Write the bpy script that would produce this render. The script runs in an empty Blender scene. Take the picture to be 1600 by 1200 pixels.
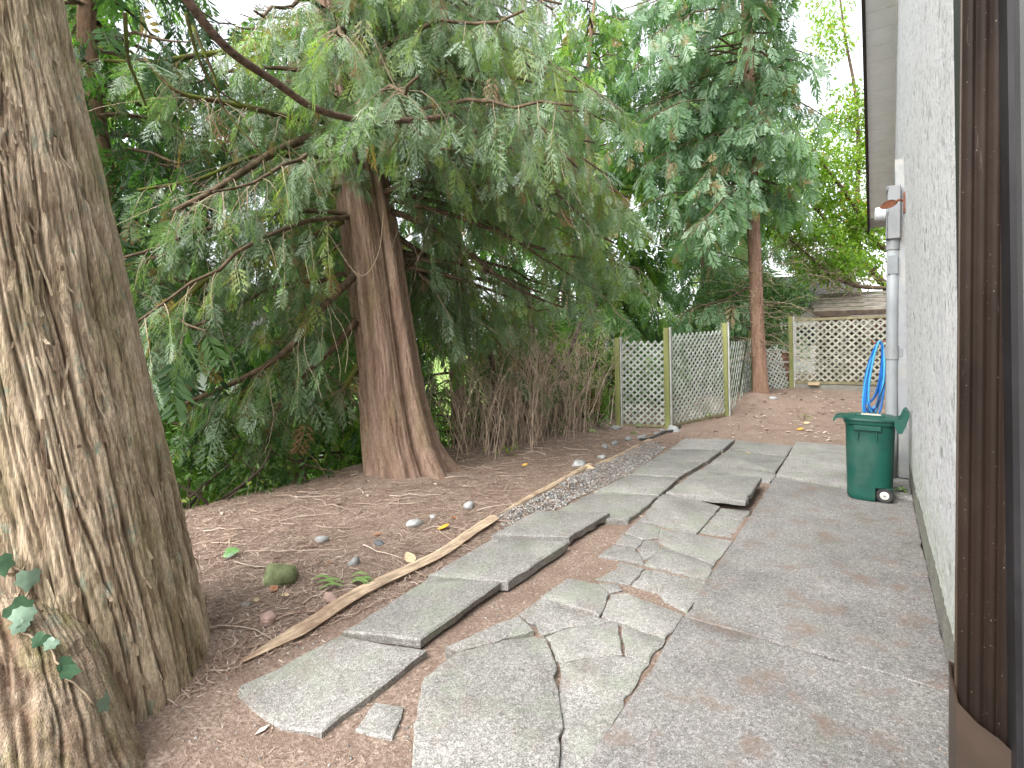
import bpy, math, random
import numpy as np
from mathutils import Vector, Matrix

random.seed(7)
rng = np.random.default_rng(7)
SC = bpy.context.scene
COL = SC.collection
R = math.radians

# ---------------------------------------------------------------- camera
cam = bpy.data.cameras.new('camera')
cam.sensor_width = 36.0
cam.lens = 830.0 / 1600.0 * 36.0
cam.shift_y = -0.03206
cam.clip_start = 0.02
cam.clip_end = 600
cam_o = bpy.data.objects.new('camera', cam)
cam_o.location = (0, 0, 1.6)
cam_o.rotation_euler = (R(90 - 0.6), 0, math.atan(575 / 830.0))
COL.objects.link(cam_o)
SC.camera = cam_o

# ---------------------------------------------------------------- sky, sun, exposure
SUN_EL, SUN_AZ = R(48), R(-171)          # azimuth clockwise from +Y
world = bpy.data.worlds.new('World')
SC.world = world
world.use_nodes = True
nt = world.node_tree
nt.nodes.clear()
sky = nt.nodes.new('ShaderNodeTexSky')
sky.sky_type = 'NISHITA'
sky.sun_disc = False
sky.sun_elevation = SUN_EL
sky.sun_rotation = SUN_AZ % (2 * math.pi)
sky.air_density = 1.0
sky.dust_density = 3.0
sky.ozone_density = 1.0
hsv = nt.nodes.new('ShaderNodeHueSaturation')      # overcast: the blue is mostly veiled
hsv.inputs['Saturation'].default_value = 0.22
bg = nt.nodes.new('ShaderNodeBackground')
bg.inputs['Strength'].default_value = 0.15
wo = nt.nodes.new('ShaderNodeOutputWorld')
nt.links.new(sky.outputs[0], hsv.inputs['Color'])
nt.links.new(hsv.outputs[0], bg.inputs['Color'])
nt.links.new(bg.outputs[0], wo.inputs['Surface'])

sun = bpy.data.lights.new('sun', 'SUN')
sun.energy = 1.15
sun.angle = R(55)
sun.color = (1.0, 0.97, 0.92)
sun_o = bpy.data.objects.new('sun', sun)
sd = Vector((math.sin(SUN_AZ) * math.cos(SUN_EL), math.cos(SUN_AZ) * math.cos(SUN_EL), math.sin(SUN_EL)))
sun_o.rotation_euler = (-sd).to_track_quat('-Z', 'Y').to_euler()
sun_o.location = (-20, 20, 30)
COL.objects.link(sun_o)

SC.view_settings.view_transform = 'Standard'
SC.view_settings.look = 'None'
SC.view_settings.exposure = 2.05
SC.view_settings.gamma = 1.0
SC.view_settings.use_curve_mapping = False
SC.render.engine = 'CYCLES'
SC.cycles.max_bounces = 8
SC.cycles.transparent_max_bounces = 8
SC.cycles.use_denoising = True

# ---------------------------------------------------------------- helpers
def ss(a, b, v):
    t = np.clip((v - a) / (b - a), 0, 1)
    return t * t * (3 - 2 * t)

def terrain(x, y):
    h = .42 * ss(9.5, 16, y)
    h = h - 2.8 * ss(5.3, 9.5, -x)
    pathy = ss(2.95, 2.6, -x) * ss(9.7, 9.2, y)
    return h - .05 * pathy + .03 * (1 - pathy) + .034 * ss(-1.86, -1.80, x) * ss(5.6, 5.3, y) * pathy

_T = rng.random((256, 256))
def vnoise(x, y, seed=0, perx=None):
    x = np.asarray(x, float); y = np.asarray(y, float)
    ix = np.floor(x).astype(int); iy = np.floor(y).astype(int)
    fx = x - ix; fy = y - iy
    fx = fx * fx * (3 - 2 * fx); fy = fy * fy * (3 - 2 * fy)
    m = perx if perx else 256
    def g(a, b):
        return _T[(a % m + seed * 37) % 256, (b + seed * 71) % 256]
    return (g(ix, iy) * (1 - fx) + g(ix + 1, iy) * fx) * (1 - fy) + (g(ix, iy + 1) * (1 - fx) + g(ix + 1, iy + 1) * fx) * fy

def fbm(x, y, seed=0, oct=3):
    s = 0; a = .5; t = 0
    for k in range(oct):
        s = s + a * vnoise(x * 2 ** k, y * 2 ** k, seed + k); t += a; a *= .5
    return s / t

WL = {}                                   # world location of each object made here

def link(o, parent=None, loc=(0, 0, 0)):
    COL.objects.link(o)
    WL[o] = Vector(loc)
    if parent is not None:
        o.parent = parent
        o.location = WL[o] - WL[parent]
    else:
        o.location = loc
    return o

def tag(o, label=None, cat=None, group=None, kind=None):
    if label: o['label'] = label
    if cat: o['category'] = cat
    if group: o['group'] = group
    if kind: o['kind'] = kind
    return o

def empty(name, loc, label=None, cat=None, group=None, kind=None):
    o = bpy.data.objects.new(name, None)
    o.empty_display_size = .1
    link(o, None, loc)
    return tag(o, label, cat, group, kind)

def make_mesh(name, V, F, mat, smooth=False, attrs=None):
    """V (n,3); F list of index arrays of equal width, or list of tuples"""
    V = np.asarray(V, np.float32)
    if isinstance(F, np.ndarray): F = [F]
    loops = []; counts = []
    for f in F:
        f = np.asarray(f)
        if f.ndim == 1: f = f[None]
        loops.append(f.reshape(-1)); counts.append(np.full(len(f), f.shape[1]))
    loops = np.concatenate(loops).astype(np.int32); counts = np.concatenate(counts).astype(np.int32)
    me = bpy.data.meshes.new(name)
    me.vertices.add(len(V)); me.vertices.foreach_set('co', V.reshape(-1))
    me.loops.add(len(loops)); me.loops.foreach_set('vertex_index', loops)
    me.polygons.add(len(counts))
    st = np.zeros(len(counts), np.int32); st[1:] = np.cumsum(counts)[:-1]
    me.polygons.foreach_set('loop_start', st)
    me.polygons.foreach_set('loop_total', counts)
    if smooth: me.polygons.foreach_set('use_smooth', np.ones(len(counts), bool))
    if attrs:
        for k, a in attrs.items():
            at = me.attributes.new(k, 'FLOAT', 'POINT')
            at.data.foreach_set('value', np.asarray(a, np.float32))
    me.update(calc_edges=True)
    me.validate()
    if not smooth and len(counts) < 6000: me.set_sharp_from_angle(angle=R(32))
    if mat: me.materials.append(mat)
    return me

def put(name, V, F, mat, parent=None, loc=None, smooth=False, attrs=None):
    """V in world coordinates; the object's origin is loc (default: the parent's)"""
    if loc is None: loc = WL[parent] if parent is not None else (0, 0, 0)
    V = np.asarray(V, float) - np.array(tuple(loc))
    return link(bpy.data.objects.new(name, make_mesh(name, V, F, mat, smooth, attrs)), parent, loc)

class MB:
    """collects shapes for ONE mesh"""
    def __init__(s): s.V = []; s.F = []; s.n = 0; s.A = []
    def add(s, V, F, a=0.):
        V = np.asarray(V, float).reshape(-1, 3)
        if isinstance(F, np.ndarray): F = [F]
        for f in F:
            f = np.asarray(f)
            if f.ndim == 1: f = f[None]
            s.F.append(f + s.n)
        s.V.append(V); s.A.append(np.broadcast_to(np.asarray(a, float), (len(V),))); s.n += len(V)
    def box(s, c, d, M=None, a=0.):
        c = np.array(c, float); d = np.array(d, float) / 2
        P = np.array([(x, y, z) for x in (-1, 1) for y in (-1, 1) for z in (-1, 1)], float) * d
        if M is not None: P = P @ np.array(M).T
        s.add(P + c, np.array([(0, 1, 3, 2), (4, 6, 7, 5), (0, 4, 5, 1), (2, 3, 7, 6), (0, 2, 6, 4), (1, 5, 7, 3)]), a)
    def bbox(s, c, d, b=.004, M=None, a=0.):
        """box with chamfered edges"""
        V, F = chamfer_box(d, b)
        if M is not None: V = V @ np.array(M).T
        s.add(V + np.array(c, float), F, a)
    def tube(s, P, rad, n=6, cap=True, a=0.):
        V, F = tube(P, rad, n, cap)
        s.add(V, F, a)
    def lathe(s, prof, axis_o, axis_d, n=16, a=0.):
        V, F = lathe(prof, axis_o, axis_d, n)
        s.add(V, F, a)
    def build(s, name, mat, parent=None, loc=None, smooth=False, attr=None):
        V = np.concatenate(s.V)
        by = {}
        for f in s.F: by.setdefault(f.shape[1], []).append(f)
        F = [np.concatenate(v) for v in by.values()]
        return put(name, V, F, mat, parent, loc, smooth, {attr: np.concatenate(s.A)} if attr else None)

def chamfer_box(d, b):
    x, y, z = [v / 2 for v in d]
    V = []; idx = {}
    for sx in (-1, 1):
        for sy in (-1, 1):
            for sz in (-1, 1):
                for k in range(3):
                    e = [b, b, b]; e[k] = 0
                    idx[(sx, sy, sz, k)] = len(V)
                    V.append((sx * (x - e[0]), sy * (y - e[1]), sz * (z - e[2])))
    Q = []; Tn = []
    I = idx
    for s in (-1, 1):
        Q.append([I[(s, a, c, 0)] for a, c in ((-1, -1), (1, -1), (1, 1), (-1, 1))][::s])
        Q.append([I[(a, s, c, 1)] for a, c in ((-1, -1), (-1, 1), (1, 1), (1, -1))][::s])
        Q.append([I[(a, c, s, 2)] for a, c in ((-1, -1), (1, -1), (1, 1), (-1, 1))][::s])
    for a in (-1, 1):
        for c in (-1, 1):
            Q.append([I[(-1, a, c, 1)], I[(1, a, c, 1)], I[(1, a, c, 2)], I[(-1, a, c, 2)]][::(-a * c)])
            Q.append([I[(a, -1, c, 0)], I[(a, 1, c, 0)], I[(a, 1, c, 2)], I[(a, -1, c, 2)]][::(a * c)])
            Q.append([I[(a, c, -1, 0)], I[(a, c, 1, 0)], I[(a, c, 1, 1)], I[(a, c, -1, 1)]][::(-a * c)])
    for sx in (-1, 1):
        for sy in (-1, 1):
            for sz in (-1, 1):
                Tn.append([I[(sx, sy, sz, k)] for k in range(3)][::(sx * sy * sz)])
    return np.array(V, float), [np.array(Q), np.array(Tn)]

def frames(P):
    P = np.asarray(P, float)
    T = np.gradient(P, axis=0)
    T /= np.linalg.norm(T, axis=1)[:, None] + 1e-9
    u = np.cross(T[0], (0, 0, 1.)); 
    if np.linalg.norm(u) < .1: u = np.cross(T[0], (1., 0, 0))
    u /= np.linalg.norm(u)
    U = [u]
    for t in T[1:]:
        u = u - t * (u @ t); u = u / (np.linalg.norm(u) + 1e-9); U.append(u)
    U = np.array(U); W = np.cross(T, U)
    return T, U, W

def tube(P, rad, n=6, cap=True):
    P = np.asarray(P, float); m = len(P)
    rad = np.broadcast_to(np.asarray(rad, float), (m,))
    T, U, W = frames(P)
    th = np.linspace(0, 2 * np.pi, n, endpoint=False)
    V = P[:, None] + rad[:, None, None] * (U[:, None] * np.cos(th)[None, :, None] + W[:, None] * np.sin(th)[None, :, None])
    i = np.arange(m - 1)[:, None]; j = np.arange(n)[None]
    a = i * n + j; b = i * n + (j + 1) % n
    F = [np.stack([a, b, b + n, a + n], -1).reshape(-1, 4)]
    if cap:
        F.append(np.arange(n)[::-1]); F.append(np.arange(n) + (m - 1) * n)
    return V.reshape(-1, 3), F

def lathe(prof, o, d, n=16):
    """prof: (radius, distance along d)"""
    d = Vector(d).normalized(); q = d.to_track_quat('Z', 'Y').to_matrix()
    th = np.linspace(0, 2 * np.pi, n, endpoint=False)
    V = []
    for r, h in prof:
        V += [q @ Vector((r * math.cos(t), r * math.sin(t), h)) + Vector(o) for t in th]
    V = np.array([tuple(v) for v in V])
    m = len(prof)
    i = np.arange(m - 1)[:, None]; j = np.arange(n)[None]
    a = i * n + j; b = i * n + (j + 1) % n
    return V, [np.stack([a, b, b + n, a + n], -1).reshape(-1, 4), np.arange(n)[::-1], np.arange(n) + (m - 1) * n]

def smooth_path(P, k=6):
    """Catmull-Rom through the points"""
    P = np.asarray(P, float)
    Q = np.vstack([2 * P[0] - P[1], P, 2 * P[-1] - P[-2]])
    out = []
    for i in range(1, len(Q) - 2):
        for t in np.linspace(0, 1, k, endpoint=False):
            a, b, c, d = Q[i - 1], Q[i], Q[i + 1], Q[i + 2]
            out.append(.5 * (2 * b + (c - a) * t + (2 * a - 5 * b + 4 * c - d) * t * t + (3 * b - a - 3 * c + d) * t ** 3))
    out.append(P[-1])
    return np.array(out)

def instance(tv, tf, pos, X, Y, Z, scale, base=0):
    """copies of a template (tv verts, tf tris/quads) into one array; X,Y,Z (m,3) axes"""
    m = len(pos); n = len(tv)
    sc = np.asarray(scale, float)
    sc = np.broadcast_to(sc.reshape(-1, 1, 1), (m, 1, 1))
    V = pos[:, None] + sc * (tv[None, :, 0:1] * X[:, None] + tv[None, :, 1:2] * Y[:, None] + tv[None, :, 2:3] * Z[:, None])
    F = tf[None] + (np.arange(m) * n)[:, None, None]
    return V.reshape(-1, 3), F.reshape(-1, tf.shape[1]) + base

def unit(a):
    return a / (np.linalg.norm(a, axis=-1, keepdims=True) + 1e-9)

# ---------------------------------------------------------------- materials
class NT:
    def __init__(s, name):
        s.m = bpy.data.materials.new(name); s.m.use_nodes = True
        s.t = s.m.node_tree; s.t.nodes.clear()
        s.out = s.t.nodes.new('ShaderNodeOutputMaterial')
        s.bsdf = s.t.nodes.new('ShaderNodeBsdfPrincipled')
        s.t.links.new(s.bsdf.outputs[0], s.out.inputs[0])
    def n(s, typ, **kw):
        o = s.t.nodes.new(typ)
        for k, v in kw.items():
            if k in o.inputs.keys(): 
                s.set(o.inputs[k], v)
            else: setattr(o, k, v)
        return o
    def set(s, inp, v):
        if hasattr(v, 'is_output') or isinstance(v, bpy.types.NodeSocket): s.t.links.new(v, inp)
        else:
            if inp.type == 'RGBA' and len(v) == 3: v = (*v, 1)
            inp.default_value = v
    def pos(s, scale=(1, 1, 1), obj=False, rot=(0, 0, 0)):
        if obj: c = s.n('ShaderNodeTexCoord').outputs['Object']
        else: c = s.n('ShaderNodeNewGeometry').outputs['Position']
        mp = s.n('ShaderNodeMapping'); s.set(mp.inputs['Vector'], c); mp.inputs['Scale'].default_value = scale
        mp.inputs['Rotation'].default_value = rot
        return mp.outputs[0]
    def noise(s, vec, scale=5., detail=3., rough=.55, dist=0.):
        o = s.n('ShaderNodeTexNoise'); s.set(o.inputs['Vector'], vec)
        o.inputs['Scale'].default_value = scale; o.inputs['Detail'].default_value = detail
        o.inputs['Roughness'].default_value = rough; o.inputs['Distortion'].default_value = dist
        return o.outputs[0]
    def voro(s, vec, scale=5., out='Distance', feature='F1'):
        o = s.n('ShaderNodeTexVoronoi', feature=feature); s.set(o.inputs['Vector'], vec); o.inputs['Scale'].default_value = scale
        return o.outputs[out]
    def ramp(s, fac, stops):
        o = s.n('ShaderNodeValToRGB'); s.set(o.inputs[0], fac)
        e = o.color_ramp.elements
        while len(e) < len(stops): e.new(.5)
        for el, (p, c) in zip(e, stops):
            el.position = p
            el.color = (*c, 1) if not isinstance(c, (int, float)) else (c, c, c, 1)
        return o.outputs[0]
    def mix(s, fac, a, b, mode='MIX'):
        o = s.n('ShaderNodeMix', data_type='RGBA', blend_type=mode)
        s.set(o.inputs[0], fac); s.set(o.inputs[6], a); s.set(o.inputs[7], b)
        return o.outputs[2]
    def math(s, op, a, b=0.):
        o = s.n('ShaderNodeMath', operation=op); s.set(o.inputs[0], a); s.set(o.inputs[1], b)
        return o.outputs[0]
    def attr(s, name):
        return s.n('ShaderNodeAttribute', attribute_name=name).outputs['Fac']
    def bump(s, h, strength=.5, dist=.01, prev=None):
        o = s.n('ShaderNodeBump'); s.set(o.inputs['Height'], h)
        o.inputs['Strength'].default_value = strength; o.inputs['Distance'].default_value = dist
        if prev is not None: s.set(o.inputs['Normal'], prev)
        return o.outputs[0]
    def fin(s, col, rough=.9, normal=None, spec=.25, metal=0.):
        s.set(s.bsdf.inputs['Base Color'], col); s.set(s.bsdf.inputs['Roughness'], rough)
        s.bsdf.inputs['Specular IOR Level'].default_value = spec
        s.bsdf.inputs['Metallic'].default_value = metal
        if normal is not None: s.set(s.bsdf.inputs['Normal'], normal)
        return s.m

def simple(name, c, rough=.6, var=.25, scale=8., bump=.0, spec=.4, metal=0., stretch=(1, 1, 1), dirt=None):
    t = NT(name); v = t.pos(stretch)
    n = t.noise(v, scale, 5)
    c2 = tuple(x * (1 - var) for x in c); c1 = tuple(min(1, x * (1 + var)) for x in c)
    col = t.ramp(n, [(.3, c2), (.7, c1)])
    if dirt:
        col = t.mix(t.ramp(t.noise(t.pos(), 3.1, 6, .65), [(.52, 0.), (.68, .7)]), col, dirt)
    nr = t.bump(t.noise(v, scale * 6, 4), bump, .01) if bump else None
    return t.fin(col, rough, nr, spec, metal)

def concrete(name, base, dark, moss=.25, stain=.5):
    t = NT(name); p = t.pos()
    big = t.noise(p, 1.6, 5, .6); mid = t.noise(p, 9, 6, .65)
    col = t.ramp(mid, [(.3, dark), (.7, base)])
    # exposed aggregate: small pebbles of different greys
    vo = t.n('ShaderNodeTexVoronoi'); t.set(vo.inputs['Vector'], p); vo.inputs['Scale'].default_value = 95
    peb = t.ramp(vo.outputs['Color'], [(.0, .10), (.3, .26), (.62, .40), (1., .72)])
    col = t.mix(.58, col, t.mix(1., peb, (.62, .61, .59), 'MULTIPLY'))
    grit = t.ramp(t.noise(p, 210, 2, .5), [(.36, .38), (.6, 1.2)])
    col = t.mix(.95, col, grit, 'MULTIPLY')
    oi = t.n('ShaderNodeObjectInfo').outputs['Random']
    col = t.mix(1., col, t.ramp(oi, [(0., .9), (1., 1.12)]), 'MULTIPLY')
    col = t.mix(1., col, t.ramp(t.noise(p, 1.15, 7, .68), [(.34, .74), (.5, 1.), (.66, 1.16)]), 'MULTIPLY')
    sp = t.ramp(t.noise(p, 38, 3, .6), [(.62, 0.), (.70, .55)])
    col = t.mix(sp, col, (.32, .315, .30))
    g = t.ramp(t.noise(p, 2.7, 6, .7), [(.50, 0.), (.66, 1.)])
    g = t.math('MULTIPLY', g, moss)
    col = t.mix(g, col, (.225, .26, .185))
    # reddish needle dust trodden into the surface
    r = t.ramp(t.noise(t.pos((1, 1, 1)), 3.6, 8, .72), [(.53, 0.), (.66, 1.)])
    r = t.math('MULTIPLY', r, stain)
    col = t.mix(r, col, (.165, .118, .094))
    dk = t.ramp(t.noise(p, 19, 6, .8), [(.66, 0.), (.72, .7)])
    col = t.mix(dk, col, (.07, .06, .055))
    h = t.mix(.5, vo.outputs['Distance'], t.noise(p, 160, 3))
    nr = t.bump(h, .55, .006)
    nr = t.bump(t.noise(p, 14, 4), .25, .02, nr)
    return t.fin(col, t.ramp(big, [(.3, .6), (.7, .9)]), nr, .3)

def foliage(name, stops, trans=.38, rough=.5, transc=None, spec=.35):
    t = NT(name)
    f = t.attr('tint')
    n = t.noise(t.pos(), 1.3, 3)
    f2 = t.math('ADD', f, t.math('MULTIPLY', t.math('SUBTRACT', n, .5), .5))
    col = t.ramp(f2, stops)
    t.fin(col, rough, None, spec)
    tr = t.n('ShaderNodeBsdfTranslucent')
    c2 = t.mix(1., col, transc or (1.25, 1.5, .55), 'MULTIPLY')
    t.set(tr.inputs[0], c2)
    mx = t.n('ShaderNodeMixShader'); mx.inputs[0].default_value = trans
    t.t.links.new(t.bsdf.outputs[0], mx.inputs[1]); t.t.links.new(tr.outputs[0], mx.inputs[2])
    t.t.links.new(mx.outputs[0], t.out.inputs[0])
    return t.m

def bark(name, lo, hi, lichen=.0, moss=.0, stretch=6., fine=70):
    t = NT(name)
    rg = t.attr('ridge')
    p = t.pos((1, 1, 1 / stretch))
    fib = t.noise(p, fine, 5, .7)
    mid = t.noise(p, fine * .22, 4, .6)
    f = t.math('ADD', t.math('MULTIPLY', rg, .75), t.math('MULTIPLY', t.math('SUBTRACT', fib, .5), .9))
    col = t.ramp(f, [(.0, lo), (.75, hi)])  # furrows darker than ridges: reddish inner bark, with furrow shade painted in
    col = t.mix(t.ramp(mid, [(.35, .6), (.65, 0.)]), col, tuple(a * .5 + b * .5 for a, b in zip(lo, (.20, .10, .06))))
    if moss:
        g = t.ramp(t.noise(t.pos((1, 1, .5)), 3.2, 6, .7), [(.5, 0.), (.68, moss)])
        col = t.mix(t.math('MULTIPLY', g, t.ramp(rg, [(.2, .3), (.8, 1.)])), col, (.17, .16, .055))
    if lichen:
        g = t.ramp(t.noise(t.pos((1, 1, .55)), 11, 8, .8), [(.57, 0.), (.63, lichen)])
        col = t.mix(t.math('MULTIPLY', g, t.ramp(rg, [(.3, .1), (.8, 1.)])), col, (.22, .29, .23))
    streak = t.noise(t.pos((1, 1, 1 / (stretch * 2.2))), fine * 2.6, 3, .6)
    col = t.mix(.8, col, t.ramp(streak, [(.33, .55), (.62, 1.2)]), 'MULTIPLY')
    h = t.mix(.45, fib, streak)
    nr = t.bump(h, 1., .014)
    return t.fin(col, .92, nr, .15)

M = {}
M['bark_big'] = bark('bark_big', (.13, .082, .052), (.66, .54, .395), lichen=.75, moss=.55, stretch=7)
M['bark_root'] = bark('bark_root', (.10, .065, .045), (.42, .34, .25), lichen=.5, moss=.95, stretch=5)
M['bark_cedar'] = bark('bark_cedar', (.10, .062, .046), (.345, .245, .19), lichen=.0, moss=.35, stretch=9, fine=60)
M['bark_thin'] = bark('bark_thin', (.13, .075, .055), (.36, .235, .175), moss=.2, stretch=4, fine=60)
M['limb'] = simple('limb', (.105, .075, .05), .9, .5, 14, .6, .15)
t = NT('mossy_limb'); p = t.pos()
c = t.ramp(t.noise(p, 20, 5), [(.3, (.05, .034, .024)), (.7, (.13, .095, .065))])
c = t.mix(t.ramp(t.noise(p, 4.5, 5, .7), [(.42, 0.), (.56, 1.)]), c, (.105, .125, .025))
M['mossy_limb'] = t.fin(c, .95, t.bump(t.noise(p, 90, 4), .8, .01), .1)
M['twig'] = simple('twig', (.27, .21, .15), .85, .4, 20, 0, .2)
M['twig_red'] = simple('twig_red', (.50, .39, .30), .85, .45, 9, 0, .2)
M['twig_dark'] = simple('twig_dark', (.11, .085, .065), .9, .4, 9, 0, .2)
M['red_limb'] = simple('red_limb', (.12, .08, .06), .9, .6, 22, .9, .2)
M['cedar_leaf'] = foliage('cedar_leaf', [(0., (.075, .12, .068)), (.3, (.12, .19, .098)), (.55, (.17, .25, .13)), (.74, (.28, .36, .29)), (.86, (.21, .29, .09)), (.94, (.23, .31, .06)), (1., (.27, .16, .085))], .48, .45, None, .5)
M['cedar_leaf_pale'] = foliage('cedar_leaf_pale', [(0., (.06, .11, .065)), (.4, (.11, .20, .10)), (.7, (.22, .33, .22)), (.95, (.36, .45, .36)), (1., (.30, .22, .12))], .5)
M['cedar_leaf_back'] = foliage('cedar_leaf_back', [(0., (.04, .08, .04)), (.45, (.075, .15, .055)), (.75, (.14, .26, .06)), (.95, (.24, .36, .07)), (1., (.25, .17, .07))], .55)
M['broad_leaf'] = foliage('broad_leaf', [(0., (.10, .18, .035)), (.5, (.19, .31, .045)), (.82, (.25, .36, .05)), (.93, (.42, .40, .06)), (1., (.5, .24, .04))], .5, .4)
M['shrub_leaf'] = foliage('shrub_leaf', [(0., (.055, .11, .05)), (.5, (.11, .20, .07)), (.8, (.19, .30, .08)), (1., (.30, .37, .08))], .35, .35)
M['slab'] = concrete('slab', (.36, .343, .315), (.25, .238, .218), moss=.5, stain=.3)
M['patio'] = concrete('patio', (.232, .210, .197), (.16, .145, .136), moss=.15, stain=.9)
M['footing'] = concrete('footing', (.36, .34, .27), (.20, .19, .13), moss=.9, stain=.3)
# ground
t = NT('needle_ground'); p = t.pos()
a = t.noise(p, 3.2, 7, .7); b = t.noise(p, 55, 5, .7)
c = t.ramp(b, [(.28, (.10, .069, .054)), (.5, (.245, .182, .145)), (.72, (.45, .365, .30))])
c = t.mix(t.ramp(a, [(.45, 0.), (.62, .6)]), c, (.178, .121, .094))
g = t.n('ShaderNodeSeparateXYZ'); t.set(g.inputs[0], t.n('ShaderNodeNewGeometry').outputs['Position'])
gm = t.math('ADD', g.outputs[0], t.math('MULTIPLY', t.noise(p, .8, 4), 2.0))
gm = t.ramp(t.math('MULTIPLY', t.math('ADD', gm, 7.0), -.4), [(.0, 0.), (1., 1.)])
c = t.mix(gm, c, t.ramp(t.noise(p, 2.0, 5), [(.3, (.12, .20, .05)), (.7, (.24, .34, .09))]))
M['ground'] = t.fin(c, .97, t.bump(t.mix(.4, b, t.noise(p, 160, 3)), .9, .02), .1)
M['litter'] = None
def litter_mat(name, stops):
    t = NT(name); return t.fin(t.ramp(t.attr('tint'), stops), .9, None, .15)
M['litter'] = litter_mat('litter', [(0., (.125, .078, .060)), (.3, (.255, .175, .136)), (.65, (.435, .335, .268)), (1., (.63, .545, .455))])
M['gravel'] = litter_mat('gravel', [(0., (.13, .135, .14)), (.5, (.25, .245, .235)), (1., (.44, .42, .39))])
# stucco: coarse dashed render, its relief is modelled; the pits are coloured grey
t = NT('stucco'); p2 = t.pos((1, 1, .5))
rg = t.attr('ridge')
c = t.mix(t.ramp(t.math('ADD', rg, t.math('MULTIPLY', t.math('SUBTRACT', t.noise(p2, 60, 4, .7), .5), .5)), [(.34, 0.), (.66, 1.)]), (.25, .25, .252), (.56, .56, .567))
c = t.mix(t.ramp(t.noise(t.pos((1, 1, .4)), 2.6, 5, .65), [(.45, 0.), (.7, .35)]), c, (.42, .42, .44))
c = t.mix(t.ramp(t.noise(t.pos((.55, .55, .5)), 62, 4, .7, .3), [(.36, .75), (.47, 0.)]), c, (.27, .27, .28))
z = t.n('ShaderNodeSeparateXYZ'); t.set(z.inputs[0], t.n('ShaderNodeNewGeometry').outputs['Position'])
low = t.ramp(t.math('ADD', z.outputs[2], t.math('MULTIPLY', t.noise(t.pos(), 4, 5), -.9)), [(.0, .4), (.35, 0.)])
c = t.mix(low, c, (.33, .37, .26))
M['stucco'] = t.fin(c, .85, t.bump(t.noise(p2, 110, 4), .6, .01), .3)
M['soffit'] = simple('soffit', (.88, .89, .90), .6, .06, 4, 0, .3)
M['soffit_gap'] = simple('soffit_gap', (.4, .4, .4), .8, .1, 4)
M['fascia'] = simple('fascia', (.035, .025, .02), .6, .3, 6)
M['roofing'] = simple('roofing', (.06, .055, .05), .9, .3, 20, .4)
t = NT('brown_metal'); p = t.pos((1, 1, .25))
c = t.ramp(t.noise(p, 9, 5), [(.3, (.011, .007, .005)), (.7, (.024, .014, .010))])
c = t.mix(t.ramp(t.noise(t.pos((1, 1, .5)), 3.3, 6, .65), [(.5, 0.), (.68, .6)]), c, (.038, .026, .020))
c = t.mix(t.ramp(t.noise(t.pos(), 210, 2, .5), [(.73, 0.), (.77, .8)]), c, (.40, .36, .32))
c = t.mix(t.ramp(t.noise(t.pos((1, 1, .12)), 60, 4, .7), [(.66, 0.), (.74, .35)]), c, (.16, .13, .11))
M['brown_metal'] = t.fin(c, .6, t.bump(t.noise(t.pos(), 12, 3), .25, .01), .15)
M['brown_light'] = simple('brown_light', (.042, .027, .018), .5, .2, 9, .05, .5)
M['gap_shade'] = simple('gap_shade', (.012, .011, .013), .5, .3, 6, 0, .4, dirt=(.03, .028, .032))  # near-black colour painted for shade in the gap by the downspout
M['grey_frame'] = simple('grey_frame', (.075, .075, .078), .6, .15, 6)
M['caulk'] = simple('caulk', (.55, .53, .50), .7, .1, 9)
M['utility'] = simple('utility', (.23, .24, .25), .5, .12, 5, .03, .45, dirt=(.33, .31, .26))
M['conduit'] = simple('conduit', (.25, .265, .275), .5, .1, 5, .02, .4)
M['utility_dark'] = simple('utility_dark', (.20, .215, .225), .5, .12, 5)
M['glass_meter'] = simple('glass_meter', (.62, .64, .66), .15, .08, 6, 0, .6)
M['rust'] = simple('rust', (.17, .062, .032), .75, .45, 25, .2)
M['bin_green'] = simple('bin_green', (.004, .062, .045), .42, .22, 5, .04, .45, dirt=(.035, .085, .066))
M['bin_dark'] = simple('bin_dark', (.006, .05, .038), .5, .2, 6)
M['bin_sticker'] = simple('bin_sticker', (.58, .52, .45), .5, .4, 40)
M['rubber'] = simple('rubber', (.03, .03, .03), .7, .2, 9)
M['wheel_white'] = simple('wheel_white', (.55, .53, .48), .6, .3, 20)
M['hose'] = simple('hose', (.010, .12, .40), .3, .2, 6, 0, .5)
M['hose_pale'] = simple('hose_pale', (.06, .33, .62), .3, .2, 6, 0, .5)
M['black'] = simple('black', (.02, .02, .022), .5, .2, 9)
M['lattice'] = simple('lattice', (.42, .45, .41), .85, .28, 6, .15, .2, dirt=(.22, .26, .18))
M['lattice_tan'] = simple('lattice_tan', (.36, .36, .30), .85, .3, 6, .15, .2, dirt=(.20, .21, .13))
M['post'] = simple('post', (.22, .235, .09), .85, .35, 5, .3, .2, stretch=(1, 1, .15))
M['post_pale'] = simple('post_pale', (.42, .43, .40), .85, .2, 6, .2, .2)
M['rail'] = simple('rail', (.22, .20, .12), .85, .3, 7, .2, .2)
M['old_wood'] = simple('old_wood', (.16, .14, .115), .9, .4, 6, .4, .15, dirt=(.10, .12, .06))
M['dark_wood'] = simple('dark_wood', (.075, .055, .04), .9, .4, 6, .3)
M['red_wood'] = simple('red_wood', (.19, .10, .07), .85, .4, 6, .2)
M['log'] = simple('log', (.52, .40, .285), .9, .5, 60, 1.0, .15, stretch=(1, .07, 1), dirt=(.24, .15, .10))
M['stone_grey'] = simple('stone_grey', (.25, .255, .25), .85, .3, 14, .5, .25)
M['stone_white'] = simple('stone_white', (.36, .365, .36), .85, .22, 14, .5, .25)
M['stone_moss'] = simple('stone_moss', (.17, .195, .10), .95, .4, 12, .7, .1, dirt=(.30, .31, .24))
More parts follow.
